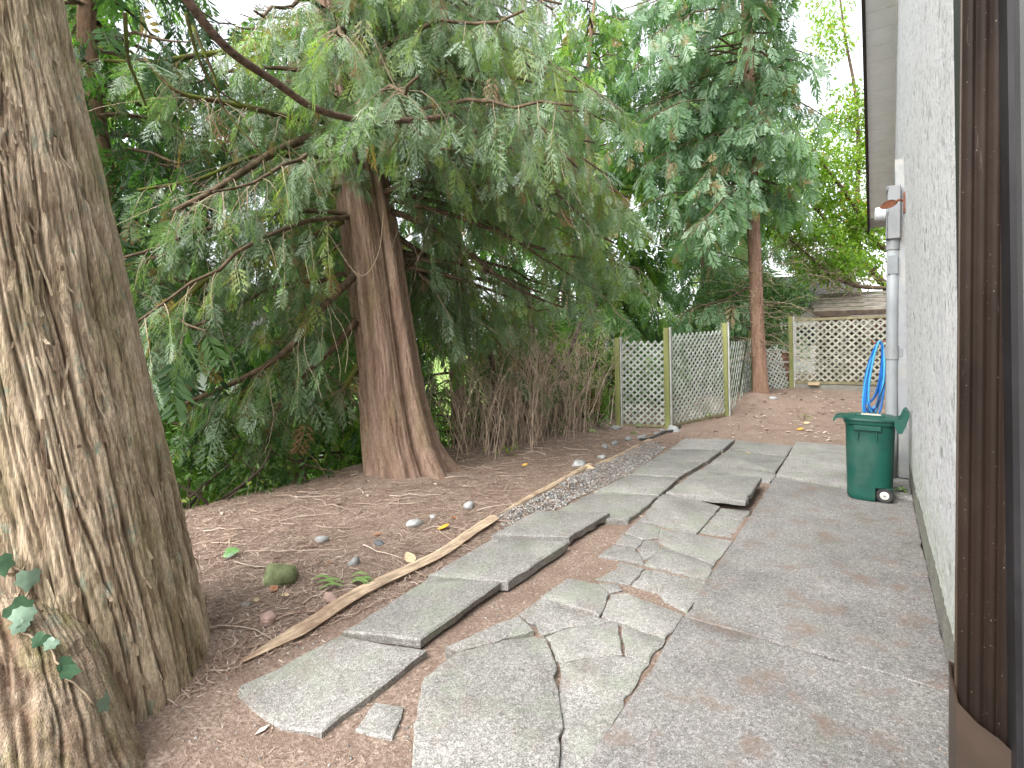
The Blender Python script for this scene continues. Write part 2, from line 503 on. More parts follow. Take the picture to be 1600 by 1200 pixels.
M['stone_red'] = simple('stone_red', (.34, .235, .20), .9, .3, 14, .5)
M['stone_dark'] = simple('stone_dark', (.13, .14, .15), .85, .3, 14, .4)
M['leaf_yellow'] = simple('leaf_yellow', (.62, .36, .045), .5, .35, 40)
M['leaf_brown'] = simple('leaf_brown', (.30, .13, .06), .6, .4, 40)
M['leaf_tan'] = simple('leaf_tan', (.50, .38, .24), .6, .3, 40)
M['leaf_green'] = simple('leaf_green', (.10, .22, .06), .45, .3, 30)
M['ivy_leaf'] = simple('ivy_leaf', (.05, .11, .055), .4, .3, 30, .1)
M['ivy_pale'] = simple('ivy_pale', (.15, .225, .16), .45, .2, 40, .1)
M['frond_green'] = simple('frond_green', (.15, .24, .075), .5, .3, 30)
M['house_pale'] = simple('house_pale', (.72, .72, .72), .8, .08, 2)
M['house_trim'] = simple('house_trim', (.80, .80, .80), .6, .05, 3)
M['glass_dark'] = simple('glass_dark', (.04, .05, .06), .08, .2, 1, 0, .6)

# measured points of the place, in metres
SLABS={'L1': [(-2.516, 1.269, -0.022), (-2.444, 1.861, 0.0), (-1.951, 2.03, 0.0), (-1.908, 1.359, -0.01), (-2.08, 1.283, -0.02), (-2.331, 1.269, -0.028)], 'L2': [(-2.459, 1.886, 0.006), (-2.54, 2.649, 0.008), (-2.074, 2.873, 0.022), (-2.025, 2.057, 0.018)], 'L3': [(-2.565, 2.682, 0.012), (-2.616, 3.489, 0.014), (-2.042, 3.75, 0.034), (-2.031, 2.887, 0.028)], 'L4': [(-2.67, 3.552, 0.016), (-2.712, 4.325, 0.016), (-2.067, 4.592, 0.044), (-2.085, 3.829, 0.038)], 'L5': [(-2.576, 4.434, 0.0), (-2.57, 5.194, 0.0), (-1.938, 5.512, 0.0), (-1.891, 4.61, 0.0), (-2.041, 4.506, 0.0)], 'L6': [(-2.561, 5.27, 0.012), (-2.53, 6.205, 0.012), (-1.984, 6.352, 0.012), (-1.929, 5.526, 0.012)], 'L7a': [(-2.533, 6.253, 0.01), (-2.612, 7.115, 0.01), (-1.96, 7.517, 0.01), (-1.999, 6.427, 0.01)], 'L7b': [(-2.604, 7.143, 0.015), (-2.637, 8.003, 0.015), (-1.979, 8.458, 0.015), (-1.951, 7.545, 0.015)], 'L8': [(-2.636, 8.032, 0.03), (-2.706, 9.04, 0.03), (-1.998, 9.455, 0.03), (-1.957, 8.441, 0.03)], 'RA': [(-1.981, 9.524, 0.0), (-1.141, 9.89, 0.0), (-1.107, 8.606, 0.0), (-1.919, 8.686, 0.0)], 'RB': [(-1.897, 8.504, 0.012), (-1.094, 8.438, 0.012), (-1.077, 7.373, 0.012), (-1.888, 7.532, 0.012)], 'RC': [(-1.919, 7.589, -0.02), (-1.187, 7.461, -0.02), (-1.052, 7.349, -0.02), (-1.066, 6.921, -0.02), (-1.931, 6.946, -0.02)], 'T': [(-1.866, 6.74, 0.045), (-1.1, 6.583, 0.105), (-1.06, 5.501, 0.095), (-1.881, 5.609, 0.028)], 'C1': [(-1.912, 5.597, 0.005), (-1.711, 5.678, 0.005), (-1.302, 5.495, 0.005), (-1.279, 4.609, 0.005), (-1.801, 4.632, 0.005)], 'C2': [(-1.284, 5.498, -0.012), (-1.038, 5.57, -0.012), (-1.012, 4.687, -0.012), (-1.275, 4.671, -0.012)], 'D1': [(-1.803, 4.606, 0), (-1.578, 4.555, 0), (-1.512, 4.318, 0), (-1.598, 4.223, 0), (-1.779, 4.281, 0)], 'D2': [(-1.776, 4.245, 0), (-1.597, 4.206, 0), (-1.582, 4.029, 0), (-1.753, 3.994, 0)], 'D3': [(-1.563, 4.546, 0), (-0.987, 4.593, 0), (-0.993, 4.03, 0), (-1.394, 4.176, 0), (-1.488, 4.264, 0)], 'D4': [(-1.75, 3.963, 0), (-1.581, 3.998, 0), (-1.456, 3.809, 0), (-1.418, 3.736, 0), (-1.756, 3.704, 0)], 'D5a': [(-1.587, 4.21, -0.01), (-1.505, 4.267, -0.01), (-1.44, 4.159, -0.01), (-1.468, 4.059, -0.01), (-1.574, 4.034, -0.01)], 'D5b': [(-1.566, 4.014, -0.012), (-1.464, 4.036, -0.012), (-1.433, 4.122, -0.012), (-1.413, 3.994, -0.012), (-1.45, 3.834, -0.012)], 'D6': [(-1.41, 4.132, 0), (-0.988, 4.006, 0), (-0.967, 3.736, 0), (-1.406, 3.744, 0), (-1.395, 3.97, 0)], 'E1': [(-1.781, 3.733, -0.025), (-1.59, 3.704, -0.025), (-1.577, 3.616, -0.025), (-1.643, 3.362, -0.025), (-1.804, 3.313, -0.025)], 'E2': [(-1.57, 3.67, -0.004), (-1.389, 3.672, -0.004), (-1.376, 3.38, -0.004), (-1.595, 3.324, -0.004), (-1.54, 3.554, -0.004)], 'E3': [(-1.369, 3.671, -0.008), (-1.335, 3.681, -0.008), (-1.179, 3.37, -0.008), (-1.271, 3.372, -0.008), (-1.358, 3.38, -0.008)], 'E4': [(-1.32, 3.677, -0.003), (-0.962, 3.7, -0.003), (-0.952, 3.23, -0.003), (-1.1, 3.285, -0.003), (-1.168, 3.364, -0.003)], 'E5': [(-1.757, 3.19, 0.004), (-1.539, 3.246, 0.004), (-1.435, 3.15, 0.004), (-1.387, 2.998, 0.004), (-1.362, 2.873, 0.004), (-1.754, 2.876, 0.004)], 'E6': [(-1.546, 3.28, -0.006), (-1.442, 3.329, -0.006), (-1.39, 3.273, -0.006), (-1.434, 3.198, -0.006)], 'E7': [(-1.411, 3.156, 0.0), (-1.336, 3.229, 0.0), (-1.272, 3.22, 0.0), (-0.958, 3.163, 0.0), (-0.963, 2.856, 0.0), (-1.34, 2.88, 0.0), (-1.371, 3.01, 0.0)], 'F1': [(-1.753, 2.85, 0.002), (-1.289, 2.839, 0.002), (-1.46, 2.644, 0.002), (-1.523, 2.51, 0.002), (-1.753, 2.617, 0.002)], 'F2': [(-1.737, 2.566, 0.02), (-1.583, 2.485, 0.02), (-1.687, 2.354, 0.0), (-1.815, 2.124, 0.0), (-1.86, 2.079, 0.02)], 'F3': [(-1.236, 2.846, 0), (-1.095, 2.58, 0), (-1.147, 2.544, 0), (-1.319, 2.343, 0), (-1.349, 2.343, 0), (-1.494, 2.496, 0), (-1.446, 2.634, 0), (-1.282, 2.823, 0)], 'F4': [(-1.206, 2.859, -0.004), (-0.957, 2.838, -0.004), (-0.957, 2.596, -0.004), (-1.079, 2.6, -0.004)], 'F5': [(-1.316, 2.331, -0.006), (-1.144, 2.538, -0.006), (-1.067, 2.571, -0.006), (-0.955, 2.574, -0.006), (-0.935, 2.109, -0.006), (-0.895, 1.78, -0.006), (-0.982, 1.72, -0.006), (-1.105, 1.991, -0.006), (-1.165, 2.058, -0.006)], 'F6': [(-1.554, 2.42, 0.012), (-1.484, 2.453, 0.012), (-1.333, 2.296, 0.012), (-1.221, 2.126, 0.012), (-1.11, 1.966, 0.012), (-0.971, 1.683, 0.012), (-1.402, 1.384, 0.012), (-1.597, 1.591, 0.012), (-1.78, 1.842, 0.012), (-1.783, 2.085, 0.012), (-1.659, 2.316, 0.012)], 'F7': [(-1.843, 1.591, 0.004), (-1.725, 1.637, 0.004), (-1.632, 1.491, 0.004), (-1.783, 1.44, 0.004)], 'RS': [(-1.028, 7.131, 0.035), (-1.122, 9.809, 0.035), (0.299, 9.824, 0.035), (0.286, 6.846, 0.035)]}
PTS={'patio': [(-0.929, 2.093, 0), (-1.048, 7.174, 0)], 'log1': [(-2.654, 1.423, -0.045), (-2.672, 1.595, -0.041), (-2.695, 1.824, -0.036), (-2.763, 2.244, -0.014), (-2.792, 2.727, -0.004), (-2.795, 3.072, -0.003), (-2.849, 3.492, 0.014), (-2.894, 3.889, 0.025)], 'log2': [(-2.907, 4.007, 0.027), (-2.963, 4.881, 0.03), (-3.041, 5.761, 0.03), (-3.084, 6.232, 0.03)], 'log3': [(-3.062, 6.337, 0.03), (-3.067, 7.073, 0.03), (-3.218, 9.24, 0.03)], 'gravel': [(-2.725, 3.834, -0.027), (-2.888, 3.92, 0.023), (-2.916, 4.804, 0.028), (-2.992, 5.835, 0.03), (-3.067, 7.073, 0.03), (-3.088, 8.41, 0.03), (-2.789, 8.307, -0.005), (-2.609, 6.419, -0.05), (-2.658, 5.42, -0.044), (-2.649, 4.611, -0.046), (-2.773, 4.387, -0.011)], 'stones': {'s_moss': (-3.334, 2.062, 0.03, 0.287), 's_red': (-2.909, 1.711, 0.027, 0.126), 's_tan': (-2.848, 2.093, 0.014, 0.121), 's_g1': (-3.742, 2.672, 0.03, 0.131), 's_w1': (-3.33, 3.315, 0.03, 0.151), 's_w2': (-3.32, 3.53, 0.03, 0.075), 's_w3': (-3.245, 3.949, 0.03, 0.148), 's_p1': (-3.148, 2.518, 0.03, 0.112), 's_w4': (-3.236, 6.902, 0.03, 0.145), 's_w5': (-3.2, 6.151, 0.03, 0.216), 's_f1': (-4.029, 9.2, 0.03, 0.214), 's_f2': (-3.789, 9.729, 0.032, 0.196), 's_f3': (-3.592, 8.98, 0.03, 0.137), 's_f4': (-3.144, 9.794, 0.033, 0.261), 's_f5': (-4.2, 8.559, 0.03, 0.182), 's_x': (-2.048, 13.68, 0.328, 0.18), 's_b1': (-3.304, 2.889, 0.03, 0.082), 's_y': (-3.152, 1.711, 0.03, 0.054)}, 'leaves': {'a': (-3.073, 3.395, 0.03), 'b': (-3.146, 3.629, 0.03), 'c': (-3.414, 2.971, 0.03), 'd': (-3.308, 2.421, 0.03), 'e': (-3.199, 1.925, 0.03), 'f': (-2.794, 2.091, -0.003), 'g': (-3.018, 6.062, 0.03), 'h': (-1.56, 8.259, -0.05), 'i': (-3.821, 5.811, 0.03), 'j': (-2.719, 11.236, 0.104), 'k': (-1.178, 10.828, 0.075), 'l': (-0.139, 17.755, 0.45), 'm': (-3.068, 1.919, 0.03), 'n': (-3.152, 1.78, 0.03), 'o': (-2.893, 2.827, 0.024), 'p': (-2.086, 13.667, 0.327), 'q': (-1.127, 11.327, 0.111)}, 'misc': {'sprig': (-2.824, 2.258, 0.006), 'ivyl': (-3.985, 2.053, 0.03), 'weed': (0.221, 7.991, -0.05), 'rod': (-0.204, 12.838, 0.249), 'pipe1': (-3.217, 8.321, 0.03), 'pipe2': (-3.126, 10.117, 0.041), 'fen': [(-4.199, 9.741, 0.032), (-3.313, 10.013, 0.037), (-2.648, 11.745, 0.146), (-2.455, 14.632, 0.402), (-1.941, 15.974, 0.45)], 'bin': (-0.083, 6.571, 0), 'cedar': (-4.465, 4.365, 0.03), 'big': (-2.795, 1.248, -0.003)}, 'cedar_axis': [(-4.69, 4.638, -0.044), (-4.839, 4.601, 0.416), (-4.958, 4.587, 0.964), (-5.006, 4.559, 1.441), (-5.088, 4.51, 2.077), (-5.164, 4.466, 2.713), (-5.26, 4.409, 3.429), (-5.362, 4.347, 4.105), (-5.444, 4.298, 4.701), (-5.526, 4.249, 5.369), (-5.603, 4.206, 6.132)], 'limbs': [[(-5.486, 4.019, 4.183), (-5.569, 3.47, 3.826), (-5.474, 3.044, 3.476), (-5.391, 2.611, 3.104), (-5.48, 2.303, 2.865)], [(-5.512, 4.002, 4.299), (-5.696, 3.631, 4.267), (-5.713, 3.254, 4.23), (-5.756, 2.858, 4.177), (-5.789, 2.47, 4.141), (-5.939, 2.248, 4.419)], [(-5.556, 4.101, 4.889), (-5.855, 3.653, 5.129), (-6.289, 2.985, 4.889), (-6.426, 2.522, 4.642), (-6.609, 2.15, 4.549)], [(-5.623, 3.919, 3.867), (-5.755, 3.585, 3.826), (-5.797, 3.188, 3.676), (-5.917, 2.736, 3.354), (-6.098, 2.243, 3.152)], [(-5.25, 4.046, 3.08), (-5.326, 3.625, 2.793), (-5.413, 3.074, 2.464), (-5.566, 2.722, 2.316), (-5.616, 2.441, 2.039), (-5.695, 2.139, 1.69)], [(-5.387, 4.201, 3.558), (-5.568, 3.708, 3.355), (-5.706, 3.243, 2.986), (-5.968, 2.691, 2.646), (-6.316, 2.205, 2.413)], [(-5.14, 4.114, 2.42), (-5.173, 3.722, 2.034), (-5.228, 3.435, 1.67), (-5.362, 3.218, 1.428), (-5.572, 2.948, 1.229), (-5.907, 2.592, 1.004)], [(-5.193, 4.192, 1.908), (-5.335, 3.968, 1.562), (-5.555, 3.69, 1.227), (-5.859, 3.473, 0.704), (-6.01, 3.362, 0.255)], [(-5.233, 4.28, 1.381), (-5.259, 4.138, 1.176), (-5.321, 4.093, 1.06)], [(-5.396, 4.213, 5.006), (-4.779, 4.275, 4.999), (-4.079, 4.391, 4.656), (-3.607, 4.594, 4.465), (-3.318, 4.669, 4.209)], [(-4.935, 4.51, 3.244), (-4.748, 4.76, 3.151), (-4.419, 5.228, 2.87), (-4.061, 5.714, 2.443), (-3.747, 6.171, 2.207)], [(-4.924, 4.399, 3.451), (-4.348, 4.677, 3.573), (-3.786, 5.065, 3.422), (-3.274, 5.539, 3.219), (-2.679, 6.068, 2.853)], [(-5.053, 4.316, 3.99), (-4.283, 4.608, 4.14), (-3.609, 4.951, 3.988), (-3.053, 5.456, 3.766), (-2.475, 5.972, 3.346)], [(-5.018, 4.692, 2.972), (-4.887, 5.509, 2.655), (-4.602, 6.313, 2.493), (-4.073, 7.284, 2.2)], [(-5.346, 4.365, 4.701), (-4.906, 4.924, 5.532), (-4.349, 5.677, 5.706), (-3.651, 6.522, 5.434), (-2.993, 7.215, 4.896)], [(-4.964, 4.727, 2.73), (-4.961, 4.971, 2.598), (-4.888, 5.381, 2.207), (-4.793, 5.808, 1.961)], [(-5.104, 4.169, 4.788), (-3.961, 4.469, 4.372), (-3.093, 4.701, 4.029), (-2.599, 4.915, 3.455)], [(-4.925, 4.402, 3.759), (-3.905, 4.621, 3.696), (-3.078, 5.068, 3.377), (-2.652, 5.479, 2.901)], [(-4.968, 4.489, 3.401), (-4.226, 5.0, 3.166), (-3.491, 5.748, 2.811), (-2.606, 6.724, 2.612)], [(-5.366, 4.239, 5.359), (-4.536, 4.449, 5.409), (-3.675, 4.798, 5.07), (-3.138, 5.164, 4.636)], [(-5.199, 4.342, 4.419), (-4.973, 4.989, 4.759), (-4.231, 6.108, 4.453), (-3.301, 7.473, 3.72)]], 'bigbranch': [(-3.579, 1.443, 3.913), (-3.582, 1.802, 3.599), (-3.662, 2.233, 3.536), (-3.693, 2.576, 3.482), (-3.644, 2.975, 3.514), (-3.433, 3.365, 3.593), (-3.337, 3.676, 3.707), (-3.296, 3.827, 3.757)], 'bigtwigs': [[(-3.752, 1.32, 3.605), (-3.793, 1.349, 3.362), (-3.801, 1.402, 3.23), (-3.872, 1.474, 3.136)], [(-3.666, 1.624, 3.73), (-3.703, 1.717, 3.497), (-3.701, 1.838, 3.335), (-3.679, 2.095, 3.271)], [(-4.273, 1.937, 4.01), (-4.235, 2.08, 3.675), (-4.275, 2.172, 3.472), (-4.162, 2.369, 3.206), (-4.126, 2.512, 2.978)]], 'vine': [[(-3.98, 3.364, 4.612), (-3.88, 3.55, 4.181), (-3.799, 3.723, 3.855), (-3.746, 3.758, 3.699), (-3.66, 3.937, 3.516), (-3.614, 4.028, 3.34), (-3.63, 4.074, 3.129)], [(-5.062, 3.687, 2.879), (-4.767, 3.885, 2.382), (-4.593, 4.009, 2.595), (-4.538, 4.053, 3.093)], [(-3.979, 3.725, 4.218), (-3.73, 4.014, 3.844), (-3.645, 4.313, 3.557), (-3.481, 4.542, 3.042)]], 't2_axis': [(-2.388, 14.146, 0.441), (-2.461, 14.115, 1.913), (-2.522, 14.092, 3.479), (-2.583, 14.07, 5.046), (-2.618, 14.066, 6.612), (-2.679, 14.044, 8.178), (-2.71, 14.033, 9.024), (-2.771, 14.012, 10.684)], 't2_limbs': [[(-2.673, 14.735, 4.877), (-3.246, 13.972, 4.773), (-3.69, 13.303, 5.014), (-4.289, 12.274, 4.612)], [(-2.677, 14.741, 5.532), (-3.176, 13.661, 5.202), (-3.859, 12.336, 5.156), (-4.634, 11.183, 4.585)], [(-2.61, 14.759, 3.238), (-3.103, 14.046, 2.802), (-3.675, 13.281, 2.54), (-4.124, 12.723, 2.248)], [(-2.711, 14.732, 6.679), (-3.186, 13.675, 6.768), (-3.804, 12.632, 6.344), (-4.481, 11.546, 5.648)], [(-2.759, 14.715, 7.99), (-3.504, 13.715, 8.12), (-4.124, 12.67, 7.567), (-4.804, 11.58, 6.744)], [(-2.806, 14.696, 8.973), (-3.642, 13.635, 9.392), (-4.29, 12.692, 8.848), (-5.011, 11.694, 7.874)], [(-2.743, 14.721, 7.498), (-2.126, 15.154, 7.99), (-1.586, 15.525, 7.744), (-1.045, 15.895, 7.335)], [(-2.778, 14.713, 8.809), (-2.102, 14.942, 9.107), (-1.285, 15.26, 8.756)], [(-2.709, 14.729, 6.352), (-2.878, 13.632, 5.764), (-2.982, 12.822, 5.128), (-3.23, 12.152, 4.301)], [(-2.693, 14.734, 5.86), (-2.148, 14.866, 5.636), (-1.656, 14.958, 5.258)]], 'broad_limbs': [[(0.152, 20.203, 3.449), (-0.128, 20.013, 3.787), (-0.425, 19.813, 4.284), (-0.562, 19.846, 4.7), (-0.635, 19.926, 5.423), (-0.601, 20.097, 7.47), (-0.688, 20.307, 9.588), (-0.951, 20.147, 11.308), (-1.163, 20.022, 13.069)], [(-0.128, 20.013, 3.787), (-0.5, 19.517, 4.192), (-1.055, 18.895, 4.606), (-1.37, 18.564, 5.359), (-1.818, 18.263, 6.033), (-2.17, 18.026, 6.612)], [(0.145, 20.212, 4.582), (-0.181, 19.746, 4.84), (-0.499, 19.169, 5.455), (-0.888, 18.665, 6.168), (-1.345, 18.114, 6.825), (-1.879, 17.633, 7.669)], [(-0.734, 19.225, 3.552), (-0.859, 19.021, 3.928), (-1.015, 18.796, 4.26), (-1.364, 18.556, 4.395)], [(0.14, 18.61, 3.248), (-0.53, 17.903, 3.281), (-1.119, 17.377, 3.575), (-1.628, 16.91, 4.096), (-2.056, 16.497, 4.522)]]}

# ---------------------------------------------------------------- ground, patio, path
def axis(*segs):
    out = []
    for a, b, d in segs: out.append(np.arange(a, b, d))
    return np.concatenate(out + [np.array([segs[-1][1]])])

gx = axis((-150, -40, 10), (-40, -12, 2), (-12, -6, .4), (-6, -2.2, .05), (-2.2, .4, .05), (.4, 6, .8), (6, 60, 9))
gy = axis((-40, -3, 4), (-3, -.5, .3), (-.5, 9.6, .05), (9.6, 18, .12), (18, 30, 1), (30, 160, 10))
GX, GY = np.meshgrid(gx, gy, indexing='ij')
GZ = terrain(GX, GY)
near = ss(-7, -4, GX) * ss(26, 18, GY)
bump = (fbm(GX * 1.1, GY * 1.1, 3, 3) - .5) * .12 + (fbm(GX * 7, GY * 7, 9, 3) - .5) * .045
quiet = 1 - .9 * ss(-2.95, -2.6, GX) * ss(9.9, 9.2, GY)
edge = -.912 - .119 * (GY - 2.093) / 5.08
under = ss(.015, .06, GX - edge) * ss(7.3, 7.1, GY)                  # level bed below the concrete
GZ = GZ + bump * near * quiet * (1 - under) - .06 * under
# ground heaped against the foot of both cedars
for cx, cy, rr, hh in ((-4.69, 4.6, .9, .07), (-3.18, .9, .95, .06), (-2.40, 14.1, .55, .12)):
    GZ = GZ + hh * np.exp(-((GX - cx) ** 2 + (GY - cy) ** 2) / rr ** 2)
nx, ny = len(gx), len(gy)
i = np.arange(nx - 1)[:, None]; j = np.arange(ny - 1)[None]
a = i * ny + j
GF = np.stack([a, a + ny, a + ny + 1, a + 1], -1).reshape(-1, 4)
ground = put('ground', np.stack([GX, GY, GZ], -1).reshape(-1, 3), GF, M['ground'], smooth=True)
tag(ground, kind='structure')

def gz(x, y):
    x = np.atleast_1d(np.asarray(x, float)); y = np.atleast_1d(np.asarray(y, float))
    ix = np.clip(np.searchsorted(gx, x) - 1, 0, nx - 2); iy = np.clip(np.searchsorted(gy, y) - 1, 0, ny - 2)
    fx = (x - gx[ix]) / (gx[ix + 1] - gx[ix]); fy = (y - gy[iy]) / (gy[iy + 1] - gy[iy])
    return (GZ[ix, iy] * (1 - fx) + GZ[ix + 1, iy] * fx) * (1 - fy) + (GZ[ix, iy + 1] * (1 - fx) + GZ[ix + 1, iy + 1] * fx) * fy

def slab_mesh(poly, thick, jit=.004, step=.09, bev=.009, grow=0.):
    """a broken flag: ragged outline, worn upper edge, real thickness"""
    P = np.array(poly, float)
    area = np.sum(P[:, 0] * np.roll(P[:, 1], -1) - P[:, 1] * np.roll(P[:, 0], -1))
    if area < 0: P = P[::-1]
    E = []
    for k in range(len(P)):
        p, q = P[k], P[(k + 1) % len(P)]
        m = max(1, int(np.linalg.norm(q - p) / step))
        for t in range(m):
            e = p + (q - p) * t / m
            if t: e = e + np.array([rng.normal(0, jit), rng.normal(0, jit), 0])
            if t and rng.random() < .13:               # a chipped edge
                nn = np.array([-(q - p)[1], (q - p)[0], 0]) / np.linalg.norm(q - p); e = e + nn * rng.uniform(.005, .016)
            E.append(e)
    E = np.array(E); m = len(E)
    d1 = unit((E - np.roll(E, 1, 0))[:, :2]); d2 = unit((np.roll(E, -1, 0) - E)[:, :2])
    nrm = unit(np.stack([-(d1 + d2)[:, 1], (d1 + d2)[:, 0]], -1))
    E[:, :2] -= nrm * grow
    bv = (bev * (1 + .9 * rng.random(m)))[:, None]
    top = E.copy(); top[:, :2] += nrm * bv
    mid = E.copy(); mid[:, 2] -= (bev * (.5 + .8 * rng.random(m)))
    bot = E.copy(); bot[:, 2] -= thick; bot[:, :2] += nrm * .006 * rng.normal(0, 1, (m, 1))
    V = np.concatenate([top, mid, bot])
    k = np.arange(m); k2 = (k + 1) % m
    F = [k[None], np.stack([m + k, m + k2, k2, k], -1), np.stack([2 * m + k, 2 * m + k2, m + k2, m + k], -1), (2 * m + k[::-1])[None]]
    return V, F

path = empty('path', (-1.9, 4.5, -.05), kind='structure')
SLAB_LABEL = {'T': 'tilted mossy slab lying on top of its neighbours', 'L3': 'slab lifted along its mossy right edge', 'L4': 'slab lifted clear of the dirt at its right edge'}
for k, poly in SLABS.items():
    V, F = slab_mesh(poly, .065 if k in ('L3', 'L4') else .05 if k in ('T', 'L2') else .07, step=.10 if k[0] in 'LRT' else .05, jit=.0035 if k[0] in 'LRT' else .005, bev=.009 if k[0] in 'LRT' else .005, grow=0 if k[0] in 'LRT' else .007)
    o = put('slab', V, F, M['slab'], path, loc=tuple(np.mean(np.array(poly), 0)))
    if k in SLAB_LABEL: o['label'] = SLAB_LABEL[k]

patio = empty('patio', (-.35, 3, 0), kind='structure')
for y0, y1 in ((-2.6, .2), (.207, 3.15), (3.158, 7.28)):
    xs = lambda y: -.921 - .119 * (y - 2.093) / 5.08
    poly = [(xs(y0), y0, 0), (.29, y0, 0), (.29, y1, 0), (xs(y1), y1, 0)]
    V, F = slab_mesh(poly, .10, step=.12, jit=.003, bev=.006)
    put('concrete_panel', V, F, M['patio'], patio, loc=(-.35, (y0 + y1) / 2, 0))

# grey gravel beside the log edging
def lumps(n, r0, r1):
    """n different low stones as templates"""
    out = []
    for _ in range(n):
        V = np.array([(1, 0, 0), (-1, 0, 0), (0, 1, 0), (0, -1, 0), (0, 0, 1), (0, 0, -1), (.6, .6, .5), (-.6, .6, .5), (.6, -.6, .5), (-.6, -.6, .5)], float)
        V = V * rng.uniform(.75, 1.2, (10, 1)) * (1, .8, .6)
        F = np.array([(4, 6, 7), (4, 7, 9), (4, 9, 8), (4, 8, 6), (0, 2, 6), (2, 7, 6), (2, 1, 7), (1, 9, 7), (1, 3, 9), (3, 8, 9), (3, 0, 8), (0, 6, 8), (0, 5, 2), (2, 5, 1), (1, 5, 3), (3, 5, 0)])
        out.append((V, F))
    return out

def inside(px, py, poly):
    poly = np.array(poly)[:, :2]; c = np.zeros(len(px), bool)
    for k in range(len(poly)):
        (x1, y1), (x2, y2) = poly[k], poly[(k + 1) % len(poly)]
        hit = ((y1 > py) != (y2 > py)) & (px < (x2 - x1) * (py - y1) / (y2 - y1 + 1e-12) + x1)
        c ^= hit
    return c

def rand_axes(n, flat=1.0):
    a = rng.uniform(0, 2 * np.pi, n)
    X = np.stack([np.cos(a), np.sin(a), rng.normal(0, .15 * flat, n)], -1); X = unit(X)
    Zd = unit(np.stack([rng.normal(0, .25 * flat, n), rng.normal(0, .25 * flat, n), np.ones(n)], -1))
    Y = unit(np.cross(Zd, X)); Z = np.cross(X, Y)
    return X, Y, Z

def scatter_lumps(name, px, py, r0, r1, mat, parent=None, kind='stuff', lift=.2):
    T = lumps(4, 0, 0); mb = MB()
    which = rng.integers(0, 4, len(px))
    for q in range(4):
        s = which == q; m = s.sum()
        if not m: continue
        sz = rng.uniform(r0, r1, m)
        X, Y, Z = rand_axes(m)
        pos = np.stack([px[s], py[s], gz(px[s], py[s]) + sz * lift], -1)
        V, F = instance(T[q][0], T[q][1], pos, X, Y, Z, sz)
        mb.add(V, F, np.repeat(rng.random(m), len(T[q][0])))
    return tag(mb.build(name, mat, parent, attr='tint'), kind=kind)

gp = PTS['gravel']
gv = np.array(gp)
px = rng.uniform(gv[:, 0].min(), gv[:, 0].max(), 6000); py = rng.uniform(gv[:, 1].min(), gv[:, 1].max(), 6000)
ok = inside(px, py, gp)
scatter_lumps('gravel', px[ok], py[ok], .010, .021, M['gravel'])
px = rng.uniform(-2.9, -.95, 1900); py = rng.uniform(1.0, 9.2, 1900)
scatter_lumps('grit', px, py, .004, .010, M['gravel'])

# needle litter: dead cedar twigs and needles, one loose cover
def strips(n, px, py, l0, l1, w0, w1, lift, name, mat, ang=None, curl=.35, seg=2):
    L = rng.uniform(l0, l1, n) ; W = rng.uniform(w0, w1, n)
    a = rng.uniform(0, 2 * np.pi, n) if ang is None else ang
    bend = rng.normal(0, curl, n)
    tilt = rng.normal(0, .10, n)
    base = gz(px, py) + rng.uniform(0, lift, n)
    Vs = []
    for k in range(seg + 1):
        t = k / seg - .5
        aa = a + bend * t
        cx = px + np.cos(aa) * L * t; cy = py + np.sin(aa) * L * t
        cz = np.maximum(base + tilt * L * t, gz(cx, cy) + .002)
        w = W * (.5 if k in (0, seg) else .6)
        nx_ = -np.sin(aa) * w; ny_ = np.cos(aa) * w
        roll = rng.normal(0, .4, n) * W
        Vs.append(np.stack([cx - nx_, cy - ny_, cz - roll * .5], -1)); Vs.append(np.stack([cx + nx_, cy + ny_, cz + roll * .5], -1))
    V = np.stack(Vs, 1); m = 2 * (seg + 1)
    F = np.array([(2 * k, 2 * k + 2, 2 * k + 3, 2 * k + 1) for k in range(seg)])
    F = (F[None] + (np.arange(n) * m)[:, None, None]).reshape(-1, 4)
    tint = np.repeat(np.clip(rng.beta(1.6, 2.2, n), 0, 1), m)
    o = put(name, V.reshape(-1, 3), F, mat, attrs={'tint': tint})
    return tag(o, kind='stuff')

def keep_off(px, py):
    """not on the concrete, nor inside the two cedar trunks"""
    k = ~((px > -1.03) & (py < 7.4))
    k &= (px + 4.7) ** 2 + (py - 4.62) ** 2 > .36
    k &= (px + 3.18) ** 2 + (py - .9) ** 2 > .36
    for nm, s in SLABS.items():
        k &= ~inside(px, py, s)
    return k
n = 90000
px = -5.6 + 3.0 * rng.random(n); py = -.6 + 10.2 * rng.random(n) ** 1.35
k = keep_off(px, py) & (rng.random(n) < .25 + 1.1 * fbm(px * 2.3, py * 2.3, 77, 3) ** 1.5); px, py = px[k], py[k]
strips(len(px), px, py, .02, .11, .0016, .0038, .020, 'needle_litter', M['litter'])
n = 9000
px = rng.uniform(-2.8, .1, n); py = rng.uniform(.6, 15.5, n)
k = keep_off(px, py); px, py = px[k], py[k]
strips(len(px), px, py, .012, .05, .002, .0045, .006, 'path_litter', M['litter'])
